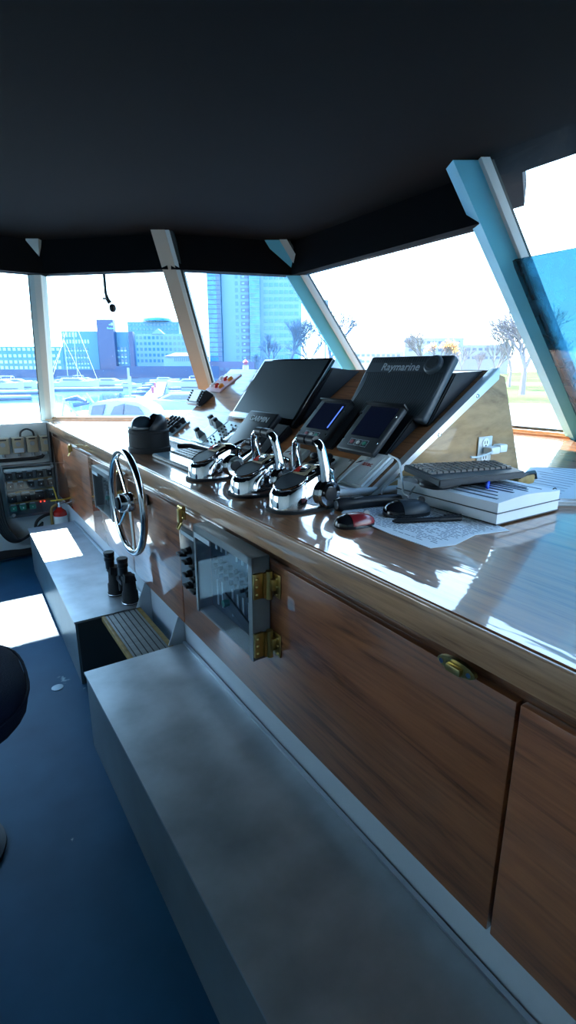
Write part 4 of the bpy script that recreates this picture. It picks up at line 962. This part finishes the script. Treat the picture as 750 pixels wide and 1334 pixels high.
def building(name, label, px0, px1, ytop, ybase, d, m, back=14, rows=(), group=None, cat='building', wm='bwin', zb=None, frac=.6, cap=100):
    """front face square to the line of sight, d ahead; rows = (y pixel centre, height px, columns, x0 fraction, x1 fraction, material)"""
    a, c, zt = ebox(px0, px1, ytop, ybase, d); zb_ = WZ if zb is None else zb
    t = thing(name, label, cat, V(((a.x+c.x)/2, (a.y+c.y)/2, zb_)), group)
    q = [V((a.x, a.y, zb_)), V((c.x, c.y, zb_)), V((c.x, c.y, zb_))+HF*back, V((a.x, a.y, zb_))+HF*back]
    obj('walls', B().hexa(q, [V((p.x, p.y, zt)) for p in q]), m, t)
    first = {}; rest = {}; cnt = 0
    for (yc, hp_, n, f0, f1, wmat) in rows:
        z = PD((px0+px1)/2, yc, d).z; h = hp_*d/705; W = (c-a)*(f1-f0); W.z = 0
        for k in range(n):
            ctr = a+(c-a)*f0+W*((k+.5)/n); ctr.z = z; wd = W.length/n*frac if n > 1 else W.length
            if cnt < cap:
                key = (round(h, 2), round(wd, 2), wmat)
                if key not in first:
                    b = B(); b.hexa([ctr+RT*s_*wd/2+HF*dd+V((0, 0, -h/2)) for s_, dd in ((-1, -.15), (1, -.15), (1, .1), (-1, .1))], [ctr+RT*s_*wd/2+HF*dd+V((0, 0, h/2)) for s_, dd in ((-1, -.15), (1, -.15), (1, .1), (-1, .1))])
                    first[key] = (obj('window', b, wmat, t), ctr.copy())
                else:
                    o, c0 = first[key]; o2 = o.copy(); C.objects.link(o2); o2.location = o.location+(ctr-c0)*K
            else:
                b = rest.setdefault(wmat, B()); b.hexa([ctr+RT*s_*wd/2+HF*dd+V((0, 0, -h/2)) for s_, dd in ((-1, -.15), (1, -.15), (1, .1), (-1, .1))], [ctr+RT*s_*wd/2+HF*dd+V((0, 0, h/2)) for s_, dd in ((-1, -.15), (1, -.15), (1, .1), (-1, .1))])
            cnt += 1
    for wmat, b in rest.items(): obj('window', b, wmat, t, kind='stuff')
    return t
QD = 262
# hotel
def wrow(ys, h, n, f0=.02, f1=.98, m='bwinlt'): return [(y, h, n, f0, f1, m) for y in ys]
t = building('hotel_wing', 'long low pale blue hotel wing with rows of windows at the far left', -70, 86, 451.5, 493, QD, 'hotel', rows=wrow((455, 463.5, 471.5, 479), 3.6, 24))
a, c = PD(-70, 482, QD-11), PD(178, 482, QD-11)
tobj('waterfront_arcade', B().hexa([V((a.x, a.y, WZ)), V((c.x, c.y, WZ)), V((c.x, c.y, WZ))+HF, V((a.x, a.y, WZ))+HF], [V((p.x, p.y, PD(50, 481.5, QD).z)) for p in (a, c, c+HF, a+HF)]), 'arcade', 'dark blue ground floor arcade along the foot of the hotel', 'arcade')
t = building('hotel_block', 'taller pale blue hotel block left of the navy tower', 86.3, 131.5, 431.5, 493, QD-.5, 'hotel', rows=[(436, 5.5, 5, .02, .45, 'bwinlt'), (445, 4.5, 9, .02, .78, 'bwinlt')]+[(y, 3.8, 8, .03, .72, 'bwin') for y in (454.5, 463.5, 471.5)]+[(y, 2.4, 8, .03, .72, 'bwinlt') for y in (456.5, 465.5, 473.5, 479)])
t = building('hotel_tower', 'navy blue hotel tower slab with a light emblem and name at the top', 132, 153, 416, 493, QD-5, 'navy', back=3.5)
b = B(); fr = frame(PD(144, 425, QD-5.2), RT, (0, 0, 1)); text(b, 'Radisson', 1.15, fr @ Matrix.Translation((.3, -.9, 0)), .05); obj('lettering', b, 'sign', t)
b = B(fr @ Matrix.Translation((.7, .9, 0))); b.lathe([(.6, 0), (.6, .1), (0, .1)], (0, 0, 0), (0, 0, 1), 16).box(-1.5, -.7, -.35, -.1, 0, .1); obj('emblem', b, 'sign', t)
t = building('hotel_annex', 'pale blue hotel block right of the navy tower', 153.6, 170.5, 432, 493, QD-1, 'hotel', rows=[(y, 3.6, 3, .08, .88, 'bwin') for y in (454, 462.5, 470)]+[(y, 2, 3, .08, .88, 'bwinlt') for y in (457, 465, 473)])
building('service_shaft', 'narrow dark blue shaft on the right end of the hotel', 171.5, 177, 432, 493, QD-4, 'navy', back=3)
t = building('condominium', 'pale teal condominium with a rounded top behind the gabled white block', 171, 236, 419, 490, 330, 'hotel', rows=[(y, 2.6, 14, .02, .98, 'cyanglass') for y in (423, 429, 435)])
b = B(); p = PD(205, 419, 334); b.lathe([(9, 0), (8.5, 1.4), (5, 2.8), (0, 3.4)], (p.x, p.y, p.z), n=20); obj('roof_dome', b, 'cyanglass', t)
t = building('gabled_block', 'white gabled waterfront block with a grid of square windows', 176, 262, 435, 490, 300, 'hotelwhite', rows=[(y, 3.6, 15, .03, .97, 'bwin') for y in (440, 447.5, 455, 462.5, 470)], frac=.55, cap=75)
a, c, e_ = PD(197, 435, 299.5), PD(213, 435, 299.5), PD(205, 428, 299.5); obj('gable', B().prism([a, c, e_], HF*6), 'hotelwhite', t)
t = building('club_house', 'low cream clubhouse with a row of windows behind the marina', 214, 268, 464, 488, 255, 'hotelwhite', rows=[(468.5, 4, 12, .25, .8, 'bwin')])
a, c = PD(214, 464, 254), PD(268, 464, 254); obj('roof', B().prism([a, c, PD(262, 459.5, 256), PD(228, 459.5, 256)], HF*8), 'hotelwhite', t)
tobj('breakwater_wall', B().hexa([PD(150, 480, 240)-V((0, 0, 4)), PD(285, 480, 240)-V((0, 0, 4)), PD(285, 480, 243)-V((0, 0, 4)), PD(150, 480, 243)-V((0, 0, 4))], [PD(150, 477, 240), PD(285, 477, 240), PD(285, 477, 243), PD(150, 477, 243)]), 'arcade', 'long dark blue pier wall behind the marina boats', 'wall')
# towers seen through the middle forward window
def bands(y0, y1, step, h, n, f0, f1, m): 
    r = []; y = y0
    while y < y1: r.append((y, h, n, f0, f1, m)); y += step
    return r
building('glass_tower', 'tall cyan glass tower with dark floor lines at the left of the middle window', 274, 290.4, 318, 492, 300, 'cyanglass', rows=bands(322, 476, 6.2, .8, 1, 0, 1, 'navy')+bands(325, 476, 6.2, 5.0, 1, .70, 1, 'greyglass'))
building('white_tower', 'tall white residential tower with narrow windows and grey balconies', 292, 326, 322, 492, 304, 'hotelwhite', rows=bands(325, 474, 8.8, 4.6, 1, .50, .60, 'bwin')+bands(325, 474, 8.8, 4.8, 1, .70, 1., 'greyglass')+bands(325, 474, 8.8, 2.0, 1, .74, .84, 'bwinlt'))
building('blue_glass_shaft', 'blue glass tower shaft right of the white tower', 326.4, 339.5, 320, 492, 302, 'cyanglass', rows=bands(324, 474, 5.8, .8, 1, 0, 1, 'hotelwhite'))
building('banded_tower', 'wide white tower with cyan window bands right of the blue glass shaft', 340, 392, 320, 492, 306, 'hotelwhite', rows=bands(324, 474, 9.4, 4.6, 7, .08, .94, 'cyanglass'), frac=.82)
building('brick_warehouse', 'low mauve brick building at the foot of the towers', 268, 331.5, 471, 492, 250, 'lowbrick', rows=[(481, 4, 8, .05, .95, 'greyglass')])
building('grey_hall', 'low grey hall behind the bare trees right of the lighthouse', 332, 470, 468, 492, 252, 'greyglass')
building('street_front', 'row of low pale houses behind the park at the left of the starboard window', 452, 524, 458, 492, 330, 'hill', zb=-1.99, rows=[(463, 3, 10, .05, .95, 'greyglass'), (471, 3, 10, .05, .95, 'greyglass')])
building('park_terrace', 'pale terrace of houses behind the park beyond the chart plotter', 525, 600, 440, 492, 340, 'hill', zb=-1.99, rows=[(446, 3, 9, .05, .95, 'greyglass'), (456, 3, 9, .05, .95, 'greyglass'), (466, 3, 9, .05, .95, 'greyglass')])
building('park_pavilion', 'low pale pavilion behind the park left of the big bare tree', 600, 660, 449, 492, 360, 'hill', zb=-1.99, rows=[(455, 3, 7, .05, .95, 'greyglass'), (466, 3, 7, .05, .95, 'greyglass')])
# lighthouse
lb = PD(320, 487, 60); lb.z = PD(320, 489, 60).z
t = thing('lighthouse', 'small white lighthouse with a red lantern room on the pier', 'lighthouse', lb)
obj('tower', B().lathe([(.45, -1.5), (.32, 1.05), (.36, 1.1), (0, 1.1)], lb, n=10), 'boat', t)
obj('lantern_room', B().cyl(lb+V((0, 0, 1.1)), lb+V((0, 0, 1.4)), .22, n=10), 'maroon', t); obj('roof', B().lathe([(.34, 1.4), (.0, 1.75)], lb, n=10), 'red', t)
# ---- docks, piles and boats
def dock(p, q, w, label, group='floating docks of the marina'):
    p, q = V(p), V(q); d = (q-p); d.z = 0; d.normalize(); n_ = V((-d.y, d.x, 0))*w/2
    t = thing('dock', label, 'dock', (p+q)/2, group)
    obj('deck_boards', B().hexa([p-n_, q-n_, q+n_, p+n_], [v+V((0, 0, .25)) for v in (p-n_, q-n_, q+n_, p+n_)]), 'dock', t)
    obj('float_edge', B().hexa([v-V((0, 0, .25)) for v in (p-n_*1.03, q-n_*1.03, q+n_*1.03, p+n_*1.03)], [p-n_*1.03, q-n_*1.03, q+n_*1.03, p+n_*1.03]), 'pile', t)
dz = WZ+.3
dock(PZ(186, 542, dz), PZ(212, 497, dz), 2.4, 'main floating dock running away from the boat')
ys_ = [499, 502, 506, 511, 517, 524]
for i, y in enumerate(ys_):
    xm = 212-(y-497)*(212-186)/45.
    dock(PZ(xm, y, dz)-RT*2.2, PZ(xm-18-(y-497)*.9, y+1.0, dz), .9, 'left finger dock, number %d counted from the far end' % (i+1))
    dock(PZ(xm, y, dz)+RT*2.2, PZ(xm+20+(y-497)*.8, y-.5, dz), .9, 'right finger dock, number %d counted from the far end' % (i+1))
dock(PZ(-40, 512, dz), PZ(60, 510, dz), 3., 'near dock at the far left beyond the port window')
dock(PZ(-40, 519, dz), PZ(40, 517, dz), 2., 'second dock at the far left beyond the port window')
dock(PZ(62, 507, dz), PZ(160, 506, dz), 2.4, 'cross dock behind the moored motor yachts')
for (x, y, h, lbl) in ((191, 528, 1.5, 'nearest maroon dock post'), (199, 512, 1.5, 'middle maroon dock post'), (202, 505, 1.5, 'farthest maroon dock post')):
    p = PZ(x, y, dz+.25); tobj('dock_post', B().lathe([(.22, 0), (.20, h*.6), (.13, h*.62), (0, h*.68)], p, n=10), 'maroon', lbl+' on the main floating dock', 'post', 'maroon posts on the main dock')
for (x, y, h, lbl) in ((170, 521.5, 4.2, 'tall pale mooring pile near the main dock'), (171, 508, 2.6, 'short mooring pile at the end of a left finger dock')):
    p = PZ(x, y, WZ); tobj('mooring_pile', B().cyl(p, p+V((0, 0, h)), .16, n=8), 'dock', lbl, 'pile')
def boat(label, px, py, L_, ang, cabin=1, mast=0, canopy=False, group='moored white boats'):
    p = PZ(px, py, WZ); t = thing('motor_boat' if not mast else 'sailing_boat', label, 'boat', p, group)
    Mx = Matrix.Translation(p) @ Matrix.Rotation(ang, 4, 'Z')
    Wd = L_*.15; Hh = L_*.13
    def sec(u, f, z): return V((L_*(u-.5), f, z))
    rings = []
    for k in range(11):
        u = k/10; wv = Wd*(1 if u < .5 else math.cos((u-.5)*PI*.97)**.6 if u < 1 else .02)*(.9+.1*min(1, u*3)); rise = Hh*(1+.35*u*u)
        rings.append([sec(u, -wv*.75, 0), sec(u, -wv, rise), sec(u, -wv*.85, rise+.05), sec(u, wv*.85, rise+.05), sec(u, wv, rise), sec(u, wv*.75, 0)])
    obj('hull', B(Mx).loft(rings), 'boat', t)
    obj('boot_stripe', B(Mx).loft([[V((q.x, q.y*1.01, q.z*0+Hh*(.30 if i in (1, 2, 3, 4) else .18))) for i, q in enumerate(r)] for r in rings[:-1]]), 'canvas', t)
    if cabin:
        h0 = Hh*1.05
        c = B(Mx); c.hexa([(-L_*.28, -Wd*.8, h0), (L_*.30, -Wd*.55, h0), (L_*.30, Wd*.55, h0), (-L_*.28, Wd*.8, h0)], [(-L_*.24, -Wd*.65, h0+L_*.085), (L_*.10, -Wd*.5, h0+L_*.085), (L_*.10, Wd*.5, h0+L_*.085), (-L_*.24, Wd*.65, h0+L_*.085)]); cb_ = obj('cabin', c, 'boat', t)
        for s_ in (-1, 1):
            c = B(Mx); c.prism([(-L_*.20, s_*Wd*.79, h0+L_*.025), (L_*.19, s_*Wd*.63, h0+L_*.025), (L_*.09, s_*Wd*.60, h0+L_*.065), (-L_*.20, s_*Wd*.74, h0+L_*.065)], (0, s_*.05, 0)); obj('side_window', c, 'boatglass', t)
        c = B(Mx); c.prism([(L_*.27, -Wd*.42, h0+L_*.02), (L_*.27, Wd*.42, h0+L_*.02), (L_*.13, Wd*.40, h0+L_*.08), (L_*.13, -Wd*.40, h0+L_*.08)], (.06, 0, .04)); obj('windshield', c, 'boatglass', t)
    if canopy:
        c = B(Mx); c.hexa([(-L_*.34, -Wd*.7, Hh*1.05+L_*.13), (-L_*.02, -Wd*.62, Hh*1.05+L_*.13), (-L_*.02, Wd*.62, Hh*1.05+L_*.13), (-L_*.34, Wd*.7, Hh*1.05+L_*.13)], [(-L_*.32, -Wd*.5, Hh*1.05+L_*.155), (-L_*.05, -Wd*.45, Hh*1.05+L_*.155), (-L_*.05, Wd*.45, Hh*1.05+L_*.155), (-L_*.32, Wd*.5, Hh*1.05+L_*.155)]); obj('canopy', c, 'canvas', t, label='blue canvas canopy')
        c = B(Mx)
        for sx_ in (-.33, -.03):
            for s_ in (-1, 1): c.cyl((L_*sx_, s_*Wd*.64, Hh), (L_*sx_, s_*Wd*.62, Hh*1.05+L_*.135), L_*.004, n=6)
        obj('canopy_frame', c, 'steel', t)
    if mast:
        obj('mast', B(Mx).cyl((L_*.08, 0, Hh), (L_*.08, 0, mast), L_*.008, n=6), 'boat', t)
        obj('boom', B(Mx).cyl((L_*.08, 0, Hh+L_*.12), (-L_*.35, 0, Hh+L_*.11), L_*.012, n=6), 'canvas', t)
        s_ = B(Mx); s_.cyl((L_*.48, 0, Hh*1.3), (L_*.08, 0, mast), L_*.003, n=4).cyl((-L_*.48, 0, Hh), (L_*.08, 0, mast), L_*.003, n=4); obj('stay', s_, 'steel', t)
RA = -YW
D_ = 24
def flat(name, pts, dd, thick, mt, par):
    return obj(name, B().prism([PD(x, y, D_)+HF*dd for x, y in pts], HF*thick), mt, par)
t = thing('motor_cruiser', 'nearest white motor cruiser with dark framed windscreens just beyond the sill', 'boat', V((PD(150, 548, D_).x, PD(150, 548, D_).y, WZ)))
obj('hull', B().hexa([V((q.x, q.y, WZ)) for q in (PD(82, 548, D_), PD(232, 548, D_), PD(228, 548, D_)+HF*3, PD(86, 548, D_)+HF*3)], [V((q.x, q.y, PD(150, 541, D_).z)) for q in (PD(74, 548, D_), PD(240, 548, D_), PD(236, 548, D_)+HF*3, PD(78, 548, D_)+HF*3)]), 'boat', t)
flat('cabin', [(110, 548), (113, 529), (122, 524), (150, 522), (176, 524), (192, 533), (200, 545), (200, 548)], .3, 2.2, 'boat', t)
flat('windscreen', [(115, 546), (119, 529), (135, 527), (130, 546)], .15, .12, 'boatglass', t)
flat('windscreen', [(141, 543), (147, 530), (160, 526), (158, 542)], .15, .12, 'boatglass', t)
flat('windscreen', [(161, 542), (163, 527), (178, 530), (186, 541)], .15, .12, 'boatglass', t)
b = B(); b.tube([PD(83, 521, D_), PD(98, 519, D_)+HF*.3, PD(112, 523, D_)], [.05, .14, .06], 8); obj('folded_canopy', b, 'canvas', t, label='folded blue canvas canopy')
b = B(); b.tube([PD(96, 528, D_), PD(116, 525, D_)], [.10, .05], 8); obj('sail_cover', b, 'canvas', t)
for (p_, q_) in (((81, 520), (106, 546)), ((112, 512), (122, 525)), ((84, 520), (80, 548))): obj('rail', B().cyl(PD(*p_, D_), PD(*q_, D_), .05, n=6), 'boat', t)
boat('white cabin boat moored beside the right finger docks', 240, 540, 9, RA+PI-.1)
boat('white boat with a blue canopy far right of the main dock', 246, 506, 9, RA+PI+.1, canopy=True)
for (x, y, l, an, lbl, cn) in ((76, 503, 6.5, .1, 'leftmost white motor yacht below the hotel', False), (110, 500.5, 8, .05, 'white motor yacht with canopy under the hotel block', True), (143, 503.5, 8.5, 0.05, 'white motor yacht moored below the navy tower', False), (168, 505.5, 5.5, .1, 'small white boat right of the yacht below the navy tower', False), (20, 506, 9, .1, 'white boat beyond the port window left of the post', True), (36, 505, 7, .0, 'small white boat next to the post beyond the port window', False), (2, 508, 9, .0, 'white boat at the left edge beyond the port window', False), (215, 500, 8, .1, 'small white boat at the far end of the main dock', False)):
    boat(lbl, x, y, l, RA+an, canopy=cn)
boat('sailing boat with a tall mast in front of the hotel block', 98, 506, 10, RA+.1, mast=15.)
boat('sailing boat with a short mast left of the tall masted one', 86, 505, 8, RA+.2, mast=10.)
# ---- trees
def tree(label, px, pyb, d, h, m, group, seed, spread=.6, depth=6, leaf=None, lean=0, trunk=.16):
    rnd = random.Random(seed); p = PD(px, pyb, d)
    t = thing('bare_tree' if not leaf else 'autumn_tree', label, 'tree', p, group); b = B(); lf = B()
    tips = []
    def grow(o, dr, l, r, lev):
        e_ = o+dr*l; b.cyl(o, e_, r, r*.68, 5 if lev < 3 else 3, cap=False)
        if lev >= depth: tips.append(e_); return
        n = 4 if lev in (1, 2) else 3 if lev < depth-1 else 2
        for k in range(n):
            ax = V((rnd.gauss(0, 1), rnd.gauss(0, 1), rnd.gauss(0, .6))); ax.normalize()
            nd = (dr+ax*spread*rnd.uniform(.7, 1.3)+V((0, 0, .10))).normalized()
            grow(e_, nd, l*rnd.uniform(.66, .84), r*.62, lev+1)
    grow(p-V((0, 0, .3)), V((lean, 0, 1)).normalized(), h*.24, h*trunk*.16, 0)
    tk = obj('branches', b, m, t)
    if leaf:
        for q in tips:
            for k in range(4):
                c_ = q+V((rnd.gauss(0, .25), rnd.gauss(0, .25), rnd.gauss(0, .25)))*h*.06; s_ = h*.014
                u = V((rnd.gauss(0, 1), rnd.gauss(0, 1), rnd.gauss(0, 1))).normalized(); w_ = u.orthogonal().normalized(); lf.quad([c_-u*s_, c_-w_*s_, c_+u*s_, c_+w_*s_])
        obj('foliage', lf, leaf, t)
    else: lf.bm.free()
    return t
tree('big bare tree with a thick trunk standing on the park lawn', 680, 511, 62, 12., 'bark', 'bare trees outside', 4, .60, 7, trunk=.20)
tree('slim bare tree left of the big one on the park lawn', 663, 502, 95, 12, 'bark', 'bare trees outside', 11, .5, 6)
tree('bare tree behind the light edge strip of the console', 643, 500, 110, 11, 'bark', 'bare trees outside', 12, .5, 5)
tree('bare tree far back right of the big one', 712, 500, 105, 12, 'bark', 'bare trees outside', 13, .5, 5)
tree('bare leaning tree with dark trunk above the chart plotter', 556, 500, 90, 11.5, 'bark', 'bare trees outside', 17, .45, 5, lean=-.2)
tree('golden leaved tree above the chart plotter', 570, 496, 120, 10.5, 'bark', 'autumn trees', 21, .55, 5, 'leafgold')
tree('golden leaved tree between monitor and chart plotter', 462, 496, 130, 7, 'bark', 'autumn trees', 22, .55, 4, 'leafgold')
for i, (x, h, dd, lb_) in enumerate(((352, 11, 120, 'bare tree left of the banded tower windows'), (378, 14, 110, 'tall bare tree in the middle of the banded tower'), (404, 12, 118, 'bare tree beside the white window post'), (430, 15, 105, 'tall bare tree right at the white window post'), (338, 8, 140, 'low bare tree behind the lighthouse'), (495, 8, 150, 'bare tree behind the left edge of the chart plotter'), (600, 10, 130, 'bare tree above the chart plotter knob'), (622, 9, 140, 'bare tree behind the right corner of the chart plotter'))):
    tree(lb_, x, 492, dd, h, 'barkblue' if x < 450 else 'bark', 'bare trees outside', 30+i, .55, 6 if i in (1, 3) else 5)
p = PD(423, 494, 70); t = thing('street_lamp', 'slim dark street lamp post right of the white window post', 'street lamp', p)
obj('post', B().cyl(p-V((0, 0, 1)), p+V((0, 0, 9.)), .10, .07, 8), 'greyglass', t); obj('lamp_head', B().box(p.x-.25, p.x+.25, p.y-.2, p.y+.2, p.z+7.6, p.z+9.6, .05), 'greyglass', t)
